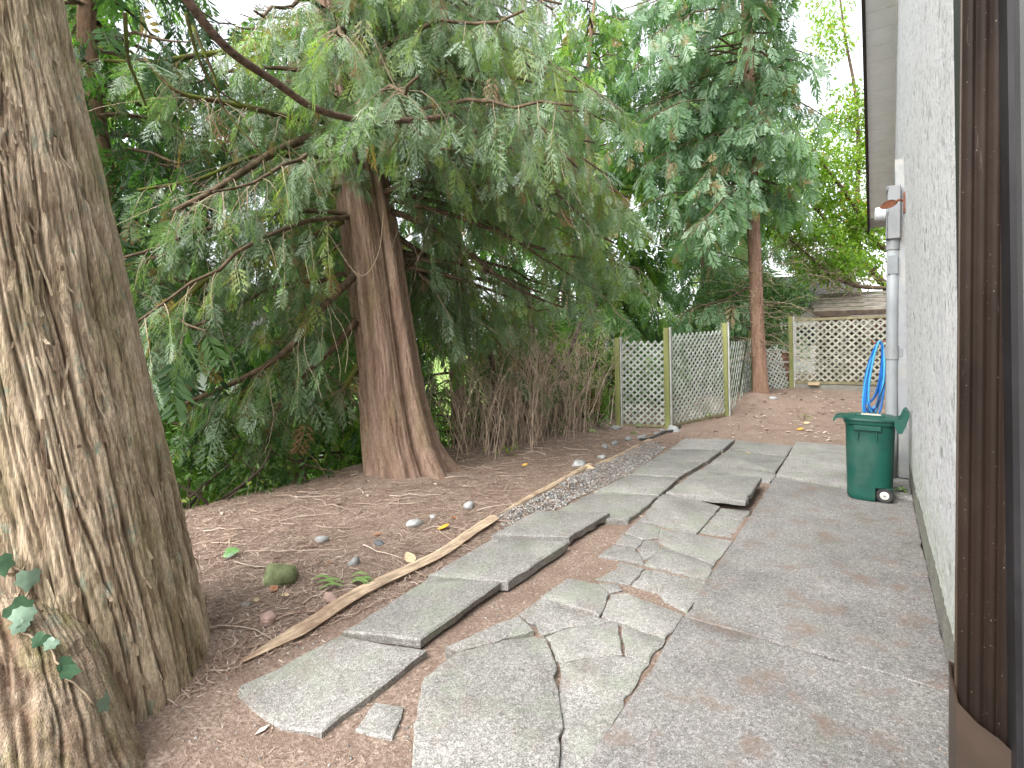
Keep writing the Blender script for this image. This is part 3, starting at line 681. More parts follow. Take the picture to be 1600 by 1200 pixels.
# fallen twigs
mb = MB()
for _ in range(330):
    x = rng.uniform(-5.1, -2.75); y = -.3 + 9 * rng.random() ** 1.3
    if not keep_off(np.array([x]), np.array([y]))[0]: continue
    L = rng.uniform(.12, .55); a = rng.uniform(0, np.pi) if rng.random() < .5 else rng.normal(1.2, .4)
    b = rng.normal(0, .5); q = []
    for t in np.linspace(-.5, .5, 6):
        aa = a + b * t + rng.normal(0, .08)
        xx = x + math.cos(aa) * L * t; yy = y + math.sin(aa) * L * t
        q.append((xx, yy, gz(xx, yy)[0] + .010 + .012 * rng.random()))
    mb.tube(q, np.linspace(.0045, .0018, 6) * rng.uniform(.7, 1.3), 4, False, a=rng.beta(2, 1.6))
tag(mb.build('fallen_twigs', M['litter'], attr='tint'), kind='stuff')
# crumbs of bark and seed on the concrete
mb = MB(); T = lumps(3, 0, 0)
for _ in range(420):
    x = rng.uniform(-2.6, .27); y = .4 + 8.5 * rng.random()
    if rng.random() < .4: x = rng.normal(.2, .09)
    x = min(x, .272)
    on = x > -1.0 and y < 7.2
    z = .0 if on else gz(x, y)[0]
    if not on:
        for s in SLABS.values():
            if inside(np.array([x]), np.array([y]), s)[0]: z = np.mean([q[2] for q in s])
    s = rng.uniform(.002, .0065)
    V, F = T[_ % 3]; mb.add(V * s + np.array((x, y, z + s * .3)), F, rng.beta(1, 2.5))
tag(mb.build('crumbs', M['litter'], attr='tint'), kind='stuff')

# split logs edging the path
def log_mesh(P, r, seed, taper0=.25, taper1=1.):
    P = smooth_path(P, 8); m = len(P); n = 28
    T, U, W = frames(P)
    th = np.linspace(0, 2 * np.pi, n, endpoint=False)
    t = np.linspace(0, 1, m)
    rr = r * (taper0 + (1 - taper0) * np.minimum(1, t * 4)) * (taper1 + (1 - taper1) * np.minimum(1, (1 - t) * 4))
    g = .6 * rng.normal(0, .17, n) + .12 * np.sin(th * 3 + seed)
    V = []
    for i in range(m):
        rad = rr[i] * (1 + g + .12 * (vnoise(np.arange(n) * .9, np.full(n, i * .35), seed) - .5) + rng.normal(0, .03, n))
        # flat split top
        c = np.cos(th); s = np.sin(th)
        v = P[i] + rad[:, None] * (U[i] * c[:, None] * 1.25 + W[i] * s[:, None] * .8)
        V.append(v)
    V = np.array(V).reshape(-1, 3)
    i = np.arange(m - 1)[:, None]; j = np.arange(n)[None]
    a = i * n + j; b = i * n + (j + 1) % n
    return V, [np.stack([a, b, b + n, a + n], -1).reshape(-1, 4), np.arange(n)[::-1][None], (np.arange(n) + (m - 1) * n)[None]]
for key, r, lab in (('log1', .036, 'long split tan log edging the needles beside the nearest path slabs'),
                    ('log2', .034, 'split tan log bordering the grey gravel strip on its cedar side'),
                    ('log3', .028, 'thin grey split log lying past the gravel towards the lattice fence')):
    P = np.array(PTS[key]); P[:, 2] = gz(P[:, 0], P[:, 1]) + r * .30
    V, F = log_mesh(P, r, len(key) + int(r * 1000))
    o = put('edging_log', V, F, M['log'], loc=tuple(P[len(P) // 2]))
    tag(o, lab, 'log', 'split logs edging the path')

# ---------------------------------------------------------------- house at the right
YE = 13.9
LEAN = .0167
def wx(z): return .28 - LEAN * z                 # the old wall leans outwards a little
house = empty('house', (2.5, 6, 0), 'white stuccoed house wall with boarded soffit and bare concrete footing', 'house')
ZR0, ZR1, SL = 10.6, 4.3, .45                    # rake of the gable: height at the camera end is cut off far above the frame
def rake(y): return 4.3 + .44 * (YE - y)
# stucco wall: dashed relief modelled, ragged lower edge over the footing
ys = np.concatenate([np.linspace(-4, 1.6, 8), 1.7 * np.exp(np.linspace(0, math.log(YE / 1.7), 290))])
nz = 215
low = .315 + .012 * np.interp(ys, np.arange(-4, 15, .7), rng.normal(0, 1, 28)[:len(np.arange(-4, 15, .7))])
YY = np.repeat(ys[:, None], nz, 1)
tz = np.linspace(0, 1, nz)[None] ** 1.35
ZZ = low[:, None] + (rake(ys)[:, None] + .02 - low[:, None]) * tz
wv = fbm(YY * 3, ZZ * 2, 60, 2) * 2
q1 = vnoise(YY * 26 + wv, ZZ * 21, 61); q2 = vnoise(YY * 52 + wv, ZZ * 40, 62); q3 = vnoise(YY * 9, ZZ * 5, 63)
pit = np.minimum(1, np.abs(2 * q1 - 1) * 2.6) * .6 + np.minimum(1, np.abs(2 * q2 - 1) * 2.2) * .4
pit = 1 - (1 - pit) * np.clip(.25 + 1.3 * q3, 0, 1)
calm = 1 - ss(0, .04, tz * 6) * 0
XX = wx(ZZ) - .009 * (pit - .5) - .005 * (q2 - .5)
V = np.stack([XX, YY, ZZ], -1).reshape(-1, 3); m = len(ys)
i = np.arange(m - 1)[:, None]; j = np.arange(nz - 1)[None]; a = i * nz + j
F = np.stack([a, a + 1, a + nz + 1, a + nz], -1).reshape(-1, 4)
# thickness: lower return and far end
base = len(V); back = np.concatenate([V.reshape(m, nz, 3)[:, 0] + (.14, 0, 0), V.reshape(m, nz, 3)[-1] + (.14, 0, 0)])
V = np.concatenate([V, back])
k = np.arange(m - 1); Fb = np.stack([k * nz, (k + 1) * nz, base + k + 1, base + k], -1)
k = np.arange(nz - 1); Fe = np.stack([(m - 1) * nz + k, (m - 1) * nz + k + 1, base + m + k + 1, base + m + k], -1)
put('wall', V, np.concatenate([F, Fb, Fe]), M['stucco'], house, attrs={'ridge': np.concatenate([pit.reshape(-1), np.full(len(back), .8)])})
mb = MB(); mb.box((2.0, (YE - 4) / 2, .158), (3.42, YE + 4 - .02, .31)); mb.build('footing', M['footing'], house)
mb = MB()
mb.box((2.3, YE - .1, 2.2), (3.4, .2, 4.2)); mb.build('end_wall', M['stucco'], house)
mb = MB(); mb.box((2.3, -3.9, 2.6), (3.4, .2, 5.0)); mb.build('end_wall', M['stucco'], house)
# soffit boards under the rake, with dark joints between them
sof = None
XF = -.20
soff = MB()
yb = np.arange(-3, YE - .05, .272)
def slope_box(x0, x1, y0, y1, dz0, dz1, mat, name, parent):
    V = [(x, y, rake(y) + d) for x in (x0, x1) for y in (y0, y1) for d in (dz0, dz1)]
    V = [(x + .0 if True else x, y, z) for x, y, z in V]
    return put(name, np.array(V), np.array([(0, 1, 3, 2), (4, 6, 7, 5), (0, 4, 5, 1), (2, 3, 7, 6), (0, 2, 6, 4), (1, 5, 7, 3)]), mat, parent, loc=((x0 + x1) / 2, (y0 + y1) / 2, rake((y0 + y1) / 2)))
soffit = slope_box(XF, 1.2, -3, YE + .3, .03, .05, M['soffit_gap'], 'soffit', house)
for y in yb:
    d = rng.uniform(0, .003)
    slope_box(XF + .002, 1.0, y + .0035, y + .272 - .0035, .024 + d * .5, .0295, M['soffit'], 'soffit_board', soffit)
slope_box(XF - .045, XF, -3, YE + .32, -.045, .16, M['fascia'], 'fascia', house)
slope_box(XF - .03, 4, -3, YE + .30, .162, .21, M['roofing'], 'roof', house)

# ---- electric service on the wall
srv = empty('electric_service', (.1, 8, 0), 'grey electric meter box with pale conduit on the stucco wall behind the green bin', 'electric meter')
YS = 7.62
# flat duct up the wall, its top clipped at a slant
w0 = wx(3.4)
prof = [(-.02, .05), (-.02, 3.55), (.10, 3.82), (.30, 3.82), (.30, .05)]
V = []
for dx in (.085, -.01):
    for y, z in prof: V.append((wx(z) - dx, YS + .12 + y, z))
n = len(prof)
F = [np.arange(n)[None], (np.arange(n) + n)[::-1][None], np.array([(k, k + n, (k + 1) % n + n, (k + 1) % n) for k in range(n)])]
put('duct', np.array(V), F, M['utility'], srv)
mb = MB()
mb.bbox((.125, YS + .12, 3.16), (.125, .20, .62), .008)
mb.bbox((.058, YS + .12, 3.44), (.012, .23, .05), .004)
bx = mb.build('meter_box', M['utility'], srv)
mb = MB(); mb.bbox((.055, YS + .12, 2.99), (.012, .215, .28), .004); mb.bbox((.050, YS + .03, 2.92), (.012, .02, .05), .002)
mb.build('cover', M['utility_dark'], bx)
mb = MB()
mb.lathe([(.088, 0), (.092, .012), (.092, .03), (.078, .034), (.078, .10), (.070, .118), (.03, .124)], (.058, YS + .10, 3.17), (-1, -.12, 0), 20)
mt = mb.build('meter', M['glass_meter'], srv, smooth=False)
mb = MB(); mb.lathe([(.095, -.004), (.095, .022), (.09, .024)], (.058, YS + .10, 3.17), (-1, -.12, 0), 20); mb.build('ring', M['utility'], mt)
mb = MB()
mb.tube([(.118, YS + .12, z) for z in (2.86, 2.0, 1.0, .5, -.04)], .062, 18)
cd = mb.build('conduit', M['conduit'], srv, smooth=True)
for z, r, h in ((2.79, .070, .12), (1.52, .070, .16)):
    mb = MB(); mb.tube([(.118, YS + .12, z - h / 2), (.118, YS + .12, z + h / 2)], r, 18); mb.build('collar', M['utility'], cd)
mb = MB(); mb.bbox((.118, YS + .12, 1.52), (.155, .03, .10), .003); mb.bbox((.20, YS + .12, 1.52), (.04, .05, .10), .003)
mb.build('strap', M['utility_dark'], cd)
mb = MB(); mb.bbox((.118, YS + .11, 2.55), (.10, .115, .22), .004); mb.build('junction', M['utility_dark'], cd)
mb = MB(); mb.tube([(.172, YS + .16, z) for z in (2.8, 1.5, .1)], .012, 8); mb.build('cable', M['black'], srv)
# rusty bracket with a flat leaf-shaped plate
br = empty('wall_bracket', (.2, 7.45, 3.2), 'rusty iron bracket with a flat leaf shaped tongue beside the meter box', 'bracket')
mb = MB(); mb.bbox((wx(3.2) - .012, 7.4, 3.2), (.02, .05, .24), .004); pl = mb.build('plate', M['rust'], br)
mb = MB(); mb.tube([(wx(3.2) - .02, 7.4, 3.22), (.17, 7.38, 3.235), (.13, 7.36, 3.21)], .014, 8); mb.build('arm', M['rust'], br)
L = []
for t in np.linspace(0, 1, 9):
    w = .055 * math.sin(math.pi * min(1, t * .92 + .05)) ** .7
    x = .15 - .16 * t; L.append((x, w, 3.205 - .035 * t * t))
mb = MB(); V = []
for x, w, z in L:
    V += [(x, 7.36 - w * .25, z + w * .8), (x, 7.36 - w * .25 + .008, z + w * .8), (x, 7.36 + w * .25 + .008, z - w * .8), (x, 7.36 + w * .25, z - w * .8)]
F = [(4 * k + a, 4 * k + (a + 1) % 4, 4 * k + 4 + (a + 1) % 4, 4 * k + 4 + a) for k in range(8) for a in range(4)]
mb.add(np.array(V), np.array(F)); mb.add(np.array(V[:4]), np.array([(0, 1, 2, 3)])); mb.add(np.array(V[-4:]), np.array([(3, 2, 1, 0)]))
mb.build('tongue', M['rust'], br)

# ---- brown ribbed downspout close by
ds = empty('downspout', (.2, 1.6, .5), 'brown ribbed metal downspout running down into a wider bent shoe', 'downspout')
cx0, cx1 = .150, .236
ya, yb_ = 1.555, 1.64
prof = []
# outline seen from above, ribs on the face towards the camera
xs_ = np.linspace(cx0 + .004, cx1 - .004, 29)
for x in xs_:
    u = (x - cx0) / (cx1 - cx0)
    rib = .0055 * (0.5 + 0.5 * math.cos(u * 2 * math.pi * 4.0)) ** 2.0
    prof.append((x, ya + .30 * (cx1 - x) - .02 + rib))
prof += [(cx1, ya + .02), (cx1, yb_)] + [(cx0 + .004, yb_), (cx0, yb_ - .004), (cx0, ya + .012)]
n = len(prof); zs = np.linspace(.74, 6.2, 14)
V = [(x, y, z) for z in zs for x, y in prof]
F = [(k * n + a, k * n + (a + 1) % n, (k + 1) * n + (a + 1) % n, (k + 1) * n + a) for k in range(len(zs) - 1) for a in range(n)]
put('pipe', np.array(V), [np.array(F), np.arange(n)[None], (np.arange(n) + n * (len(zs) - 1))[None]], M['brown_metal'], ds)
mb = MB(); mb.tube([(cx0 - .002, ya + .02, .76), (cx0 - .002, ya + .02, 6.2)], .0035, 8); mb.build('seam', M['brown_light'], ds)
# wide shoe at the foot, its rim bent outwards and torn
rim = [(.138, 1.58, .835), (.146, 1.545, .80), (.18, 1.525, .775), (.215, 1.512, .762), (.252, 1.50, .735), (.262, 1.52, .735), (.262, 1.66, .80), (.20, 1.67, .815), (.142, 1.67, .83)]
rim = np.array(rim); ctr = rim.mean(0)
lev = []
for z, s in ((None, 1.0), (None, .985), (.55, .97), (.25, .98), (.02, 1.0)):
    r = ctr + (rim - ctr) * (s, s, 1)
    if z is not None: r[:, 2] = z
    elif s < 1: r[:, 2] -= .03
    lev.append(r)
inner = ctr + (rim - ctr) * (.93, .93, 1); inner[:, 2] -= .002
deep = inner.copy(); deep[:, 2] = .70
V = np.concatenate([deep, inner] + lev); n = 9; nl = 2 + len(lev)
F = [(k * n + a, k * n + (a + 1) % n, (k + 1) * n + (a + 1) % n, (k + 1) * n + a) for k in range(nl - 1) for a in range(n)]
put('shoe', V, np.array(F), M['brown_light'], ds)
# dark panel added to stand in for the shaded gap beyond it
df = empty('gap_panel', (.3, 1.3, 0), 'dark panel added for the shaded gap beside the brown downspout', 'dark panel')
def leaning_box(name, d0, d1, y0, y1, z0, z1, mat):
    V = np.array([(wx(z) - d, y, z) for d in (d0, d1) for y in (y0, y1) for z in (z0, z1)])
    return put(name, V, np.array([(0, 1, 3, 2), (4, 6, 7, 5), (0, 4, 5, 1), (2, 3, 7, 6), (0, 2, 6, 4), (1, 5, 7, 3)]), mat, df)
leaning_box('gap_strip', .036, -.05, 1.45, 2.35, .0, 5.2, M['gap_shade'])
leaning_box('casing', .026, -.05, 1.40, 1.462, .0, 5.2, M['grey_frame'])

# ---------------------------------------------------------------- trees
def ridged(x, y, seed, per, sharp=2.2):
    n = vnoise(x, y, seed, per)
    return np.minimum(1, np.abs(2 * n - 1) * sharp) ** .75

def trunk_mesh(P, rad, nu, nv, c1=22, c2=52, f1=1.0, f2=2.0, d1=.03, d2=.012, lobes=None, twist=0., seed=0, th0=None):
    """P axis points, rad radii; bark as real furrows"""
    P = smooth_path(P, 12); s0 = np.concatenate([[0], np.cumsum(np.linalg.norm(np.diff(P, axis=0), axis=1))])
    r0 = np.interp(np.linspace(0, 1, len(P)), np.linspace(0, 1, len(rad)), rad)
    s = np.linspace(0, s0[-1], nv)
    A = np.stack([np.interp(s, s0, P[:, k]) for k in range(3)], -1); rr = np.interp(s, s0, r0)
    th = np.linspace(0, 2 * np.pi, nu, endpoint=False)
    TH, SS = np.meshgrid(th, s)
    U = TH / (2 * np.pi)
    wx_ = (fbm(U * 6 % 6, SS * 1.3, seed + 5, 2) - .5)
    wx_ = (vnoise(U * 6, SS * 1.1, seed + 5, 6) - .5) * 1.6 + (vnoise(U * 14, SS * 3.1, seed + 6, 14) - .5) * .8
    tw = twist * SS
    ph = U * c1 + (vnoise(U * 9, SS * .8 * f1, seed + 5, 9) - .5) * 1.9 + (vnoise(U * c1, SS * 1.9 * f1, seed + 6, c1) - .5) * .75 + (vnoise(U * c2, SS * 5 * f1, seed + 8, c2) - .5) * .35 + tw * c1
    wid = 1.3 + 2.4 * vnoise(U * 15, SS * 1.5 * f1, seed + 7, 15)
    h1 = np.minimum(1, np.abs(np.sin(np.pi * ph)) * wid) ** .65
    fade = np.clip(1.6 * vnoise(U * c1, SS * 1.4 * f1, seed + 9, c1) + .15, 0, 1)
    h1 = 1 - (1 - h1) * fade
    p2 = U * c2 + ph * .6 + (vnoise(U * c2 * .5, SS * 2.2 * f2, seed + 1, c2 // 2) - .5) * 2.2
    p2 = U * c2 + (ph - U * c1) * c2 / c1 * .7 + (vnoise(U * (c2 // 2), SS * 1.6 * f2, seed + 1, c2 // 2) - .5) * 1.0
    h2 = np.minimum(1, np.abs(np.sin(np.pi * p2)) * 1.5) ** .8
    h2 = 1 - (1 - h2) * np.clip(1.5 * vnoise(U * c2, SS * 2.5 * f2, seed + 4, c2) - .1, 0, 1)
    h3 = vnoise(U * c2 * 2, SS * 14 * f2, seed + 2, c2 * 2)
    crk = ss(.70, .86, vnoise(U * c1 * 1, SS * 11 * f1, seed + 12, c1))      # short breaks across the ridges
    h4 = vnoise(U * c1 * .5, SS * .9, seed + 3, max(1, c1 // 2)) - .5
    disp = d1 * (h1 - .8) + d2 * (h2 - .7) * (.5 + .5 * h1) + d2 * .35 * (h3 - .5) + d1 * .3 * h4 - d2 * .5 * crk
    Rr = rr[:, None] + disp
    if lobes is not None: Rr = Rr + lobes(TH, SS)
    V = np.stack([A[:, 0:1] + Rr * np.cos(TH), A[:, 1:2] + Rr * np.sin(TH), np.repeat(A[:, 2:3], nu, 1)], -1)
    i = np.arange(nv - 1)[:, None]; j = np.arange(nu)[None]
    a = i * nu + j; b = i * nu + (j + 1) % nu
    F = np.stack([a, b, b + nu, a + nu], -1).reshape(-1, 4)
    ridge = np.clip(.60 * h1 + .34 * h2 + .2 * (h3 - .4) - .2 * crk, 0, 1)
    return V.reshape(-1, 3), F, ridge.reshape(-1)

# --- cedar sprays: flat feathery fans
def spray(side, sub, seed, wob=.12):
    r = np.random.default_rng(seed); V = []; F = []
    def leaf(o, d, n, L, w, small=False):
        k = len(V); o = np.array(o); d = np.array(d) / np.linalg.norm(d); q = np.array((-d[1], d[0], 0))
        if small:
            V.extend([o - q * w * .6, o + q * w * .6, o + d * L * 1.05]); F.append((k, k + 1, k + 2)); return
        V.extend([o, o + d * L * .5 + q * w + np.array((0, 0, r.normal(0, .012))), o + d * L, o + d * L * .5 - q * w]); F.append((k, k + 1, k + 2)); F.append((k, k + 2, k + 3))
    def axis_pt(t): return np.array((t, .10 * math.sin(t * 2.2 + seed) * t, -.22 * t * t))
    leaf(axis_pt(0), axis_pt(1) - axis_pt(0), 0, 1.02, .018)
    for k in range(side):
        t = .12 + .84 * k / side
        for sg in (-1, 1):
            tt = t + r.uniform(-.02, .02)
            Lb = (.50 * math.sin(math.pi * min(1, (tt * .78 + .20))) ** .8) * r.uniform(.75, 1.15)
            an = math.radians(r.uniform(34, 52)) * sg
            o = axis_pt(tt); d = np.array((math.cos(an), math.sin(an), -.10 - .3 * r.random() * .4))
            d /= np.linalg.norm(d)
            leaf(o, d, 0, Lb, .022 if sub else .05)
            for q in range(sub if k < side * .7 else min(sub, 1)):
                u = .25 + .6 * q / max(1, sub)
                for s2 in (-1, 1):
                    a2 = an + s2 * math.radians(38)
                    leaf(o + d * Lb * u, (math.cos(a2), math.sin(a2), d[2] - .05), 0, Lb * (.44 - .2 * u), .026, True)
    return np.array(V), np.array(F)
SPRAY_HI = [spray(5, 2, s) for s in (1, 2, 3)]
SPRAY_MD = [spray(7, 0, s) for s in (4, 5, 6)]
SPRAY_LO = [spray(5, 0, s) for s in (7, 8, 9)]
for sp in (SPRAY_MD, SPRAY_LO):
    for V_, F_ in sp: pass

CF = np.array((-math.sin(math.atan(575 / 830.)), math.cos(math.atan(575 / 830.)), 0))
CR = np.array((CF[1], -CF[0], 0))
def seen(P, mx=.24):
    """keep what a viewer near the photograph's place could see (with a wide margin)"""
    P = np.asarray(P); z = P @ CF; a = P @ CR
    return (z > .3) & (np.abs(a) < (.964 + mx) * z + .6) & (P[:, 2] - 1.6 < .74 * z + .9)

def pruned(Q):
    """the low growth over the path and in front of the fluted trunk has been cut away"""
    Q = np.asarray(Q); x, y, z = Q[:, 0], Q[:, 1], Q[:, 2]
    dep = Q @ CF; off = np.abs((Q @ CR) - dep * (-1.30 / 6.5))
    zm = np.where(x > -4.35, np.where(y > 5.6, 1.95 - .05 * (y - 5.6), 2.75), .2)
    zm = np.where((off < .55) & (dep < 6.4), 3.0, zm)
    return (z < zm).any()

class Foliage:
    def __init__(s, prune=False): s.prune = prune; s.pos = []; s.dir = []; s.sc = []; s.tint = []; s.tw = MB()
    def spray_along(s, Q, step, size, tint, droop=.6, spread=.7):
        """sprays alternate along the twig Q"""
        L = np.concatenate([[0], np.cumsum(np.linalg.norm(np.diff(Q, axis=0), axis=1))])
        n = max(2, int(L[-1] / step)); t = np.linspace(.15, 1, n) * L[-1]
        P = np.stack([np.interp(t, L, Q[:, k]) for k in range(3)], -1)
        D = unit(np.stack([np.gradient(P[:, k]) for k in range(3)], -1)) if n > 1 else None
        side = unit(np.cross(D, np.array((0, 0, 1.)) + rng.normal(0, .3, (n, 3))))
        sg = np.where(np.arange(n) % 2 == 0, 1, -1)[:, None]
        d = D * .75 + side * sg * spread * rng.uniform(.5, 1.2, (n, 1)) + np.array((0, 0, -droop)) * rng.uniform(.5, 1.4, (n, 1)) + rng.normal(0, .18, (n, 3))
        d[-1] = D[-1] + np.array((0, 0, -droop * .5))
        s.pos.append(P); s.dir.append(unit(d)); s.sc.append(size * np.clip(rng.lognormal(-.12, .34, n), .35, 1.7)); s.tint.append(np.where(rng.random(n) < .035, 1.3, np.clip(tint + rng.normal(0, .17, n), 0, .93)))
    def limb(s, P, tw_step=.16, tw_len=.75, start=.18, size=.26, step=.085, droop=.6, tint=.45, hang=.55, twig_r=.005, cut=None, bare=0.):
        L = np.concatenate([[0], np.cumsum(np.linalg.norm(np.diff(P, axis=0), axis=1))]); tot = L[-1]
        n = max(3, int(tot * (1 - start) / tw_step))
        for k in range(n):
            t = (start + (1 - start) * (k + rng.random() * .8) / n) * tot
            p = np.array([np.interp(t, L, P[:, q]) for q in range(3)])
            e = np.array([np.interp(min(tot, t + .05), L, P[:, q]) - np.interp(max(0, t - .05), L, P[:, q]) for q in range(3)]); e = e / (np.linalg.norm(e) + 1e-9)
            sg = 1 if k % 2 else -1
            sd = np.cross(e, (0, 0, 1.)); sd /= np.linalg.norm(sd) + 1e-9
            f = t / tot
            ln = tw_len * (1.1 - .55 * f) * rng.uniform(.55, 1.25)
            d = e * .65 + sd * sg * .8 + rng.normal(0, .2, 3)
            d /= np.linalg.norm(d)
            m = 5; Q = [p]
            for q in range(1, m):
                u = q / (m - 1)
                dd = d + np.array((0, 0, -hang * 2.2 * u)) + rng.normal(0, .06, 3); dd /= np.linalg.norm(dd)
                Q.append(Q[-1] + dd * ln / (m - 1))
            Q = np.array(Q)
            if not seen(Q[-1:]).all() and not seen(Q[:1]).all(): continue
            if s.prune and pruned(Q - (0, 0, .12)): continue
            s.tw.tube(Q, np.linspace(twig_r, twig_r * .35, m), 3, False)
            if rng.random() < bare: continue
            s.spray_along(Q, step, size, np.clip(tint + rng.normal(0, .13), 0, 1), droop)
    def build(s, parent, templates, mat, name='crown', twig_mat='twig'):
        P = np.concatenate(s.pos); D = np.concatenate(s.dir); C = np.concatenate(s.sc); TI = np.concatenate(s.tint)
        k = seen(P); P, D, C, TI = P[k], D[k], C[k], TI[k]
        n = len(P); w = rng.integers(0, len(templates), n); mb = MB()
        up = np.array((0, 0, 1.)) + rng.normal(0, .55, (n, 3))
        Y = unit(np.cross(up, D)); Z = unit(np.cross(D, Y))
        for q, (tv, tf) in enumerate(templates):
            g = w == q
            if not g.any(): continue
            V, F = instance(tv, tf, P[g], D[g], Y[g], Z[g], C[g])
            mb.add(V, F, np.repeat(TI[g], len(tv)))
        o = tag(mb.build(name, M[mat], parent, attr='tint'), kind='stuff')
        if s.tw.n: tag(s.tw.build('twigs', M[twig_mat], parent), kind='stuff')
        return n, sum(len(f) for f in mb.F)

def arch(p, az, L, rise, droop, tipup=.12, m=12, wob=.06):
    d = np.array((math.cos(az), math.sin(az), 0)); Q = []
    for k in range(m):
        t = k / (m - 1)
        Q.append(np.array(p) + d * L * t + np.array((0, 0, rise * t - droop * t * t + tipup * max(0, t - .7) ** 2 * 8)) + rng.normal(0, wob * .3, 3) * (t > 0))
    return np.array(Q)

# ================= the big leaning cedar in front
big = empty('cedar_tree', (-3.3, .75, 0), 'huge leaning cedar trunk with deeply furrowed grey bark and ivy at its foot', 'tree')
AX = [(-3.16, .91, -.25), (-3.185, .895, .15), (-3.29, .83, .8), (-3.43, .74, 1.6), (-3.55, .66, 2.4), (-3.66, .58, 3.2), (-3.82, .50, 4.4)]
def big_lobes(TH, SS):
    f = np.exp(-SS / .35)
    b = .05 * np.maximum(0, np.cos(3 * (TH + 1.2))) + .04 * np.maximum(0, np.cos(5 * (TH + 1.1)))
    return f * b + .012 * np.cos(4 * TH + SS) + .012 * np.cos(2 * TH - .6 * SS)
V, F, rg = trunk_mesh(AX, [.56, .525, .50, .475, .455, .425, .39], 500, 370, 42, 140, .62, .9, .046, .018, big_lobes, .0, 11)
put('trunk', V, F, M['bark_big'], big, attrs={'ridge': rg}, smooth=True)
# second stem at its foot, mossy, towards the viewer
RX = [(-2.502, 0.557, -0.048), (-2.554, 0.559, 0.089), (-2.666, 0.569, 0.299), (-2.824, 0.584, 0.474), (-3.062, 0.568, 0.664), (-3.298, 0.552, 0.811)]
V, F, rg = trunk_mesh(RX, [.36, .32, .27, .22, .16, .08], 250, 140, 20, 66, 1.2, 2.0, .032, .014, None, .02, 23)
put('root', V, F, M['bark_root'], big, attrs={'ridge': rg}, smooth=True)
# loose strips and shreds of bark
mb = MB()
axp = np.array(AX)
def big_r(z): return np.interp(z, axp[:, 2], [.62, .56, .50, .47, .44, .415, .38])
for _ in range(900):
    z = rng.uniform(.05, 3.3); th = rng.uniform(-1.9, 1.7)
    c = np.array([np.interp(z, axp[:, 2], axp[:, k]) for k in (0, 1)]); r = big_r(z) + rng.uniform(-.005, .03)
    L = rng.uniform(.06, .34); w = rng.uniform(.002, .009); lift = rng.uniform(0, .012) if rng.random() < .85 else rng.uniform(.015, .04)
    P = []
    for k in range(5):
        t = k / 4; zz_ = z + L * (t - .5); cc = np.array([np.interp(zz_, axp[:, 2], axp[:, q]) for q in (0, 1)])
        rr = r + lift * (t - .5) ** 2 * 4; tt = th + .03 * math.sin(t * 3 + _)
        for sg in (-1, 1): P.append((cc[0] + rr * math.cos(tt + sg * w / r), cc[1] + rr * math.sin(tt + sg * w / r), zz_))
    mb.add(np.array(P), np.array([(2 * k, 2 * k + 1, 2 * k + 3, 2 * k + 2) for k in range(4)]), rng.uniform(.3, 1))
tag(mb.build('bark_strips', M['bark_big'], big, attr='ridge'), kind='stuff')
# its lowest branch, broken at the end, crossing in front of the other cedar
P = smooth_path(PTS['bigbranch'], 6)
mb = MB(); mb.tube(P, np.interp(np.linspace(0, 1, len(P)), [0, .2, .9, .97, 1], [.032, .029, .025, .020, .007]), 10)
mb.build('limb', M['red_limb'], big, smooth=True)
for tw in PTS['bigtwigs']:
    P = smooth_path(tw, 5); mb = MB(); mb.tube(P, np.linspace(.013, .006, len(P)), 6); mb.build('limb', M['mossy_limb'], big, smooth=True)

# ================= the cedar in the middle
ced = empty('cedar_tree', (-4.69, 4.62, 0), 'tall cedar with fluted red brown trunk flaring into roots on the needle bank', 'tree')
AX2 = np.array(PTS['cedar_axis'], float)
AX2 = np.vstack([AX2[0] + (AX2[0] - AX2[1]) * .5, AX2, AX2[-1] + (AX2[-1] - AX2[-2]) * 3])
RTH = math.atan2(.10, .99)
def ced_lobes(TH, SS):
    f = np.exp(-np.maximum(0, SS - .18) / .42)
    fl = .10 * np.maximum(0, np.cos(3 * (TH + .2))) + .07 * np.maximum(0, np.cos(7 * TH + .8)) 
    root = .42 * np.exp(-((np.angle(np.exp(1j * (TH - .62)))) / .28) ** 2) * np.exp(-np.maximum(0, SS - .15) / .20)
    groove = -.075 * np.exp(-((np.angle(np.exp(1j * (TH + .40 - .04 * SS)))) / .10) ** 2) - .05 * np.exp(-((np.angle(np.exp(1j * (TH + 1.25)))) / .09) ** 2)
    flute = .022 * np.cos(9 * TH + .4 * SS) + .022 * np.cos(5 * TH - .2 * SS)
    return f * fl + root + groove + flute
rad2 = [.47, .47, .43, .385, .355, .34, .335, .315, .285, .265, .25, .235, .12]
V, F, rg = trunk_mesh(AX2, rad2, 260, 320, 40, 120, .5, .9, .026, .014, ced_lobes, .0, 31)
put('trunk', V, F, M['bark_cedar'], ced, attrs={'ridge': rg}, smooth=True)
fol = Foliage(True)
hero = []
for li, l in enumerate(PTS['limbs']):
    P = smooth_path(l, 6); hero.append(P)
    r0 = [.055, .042, .048, .036, .045, .04, .05, .045, .05, .04, .045, .04, .035, .04, .035, .035, .035, .035, .035, .035, .035][li]
    mb = MB(); mb.tube(P, np.linspace(r0, r0 * .38, len(P)), 9)
    mb.build('limb', M['mossy_limb'] if li in (1, 2, 3, 4, 5, 8) else M['limb'], ced, smooth=True)
    left = li < 9
    fol.limb(P, .11 if left else .085, .9, .22 if left else .12, .235, .075, .75, .40 if left else .62, .8, .005, bare=.18 if left else .05)
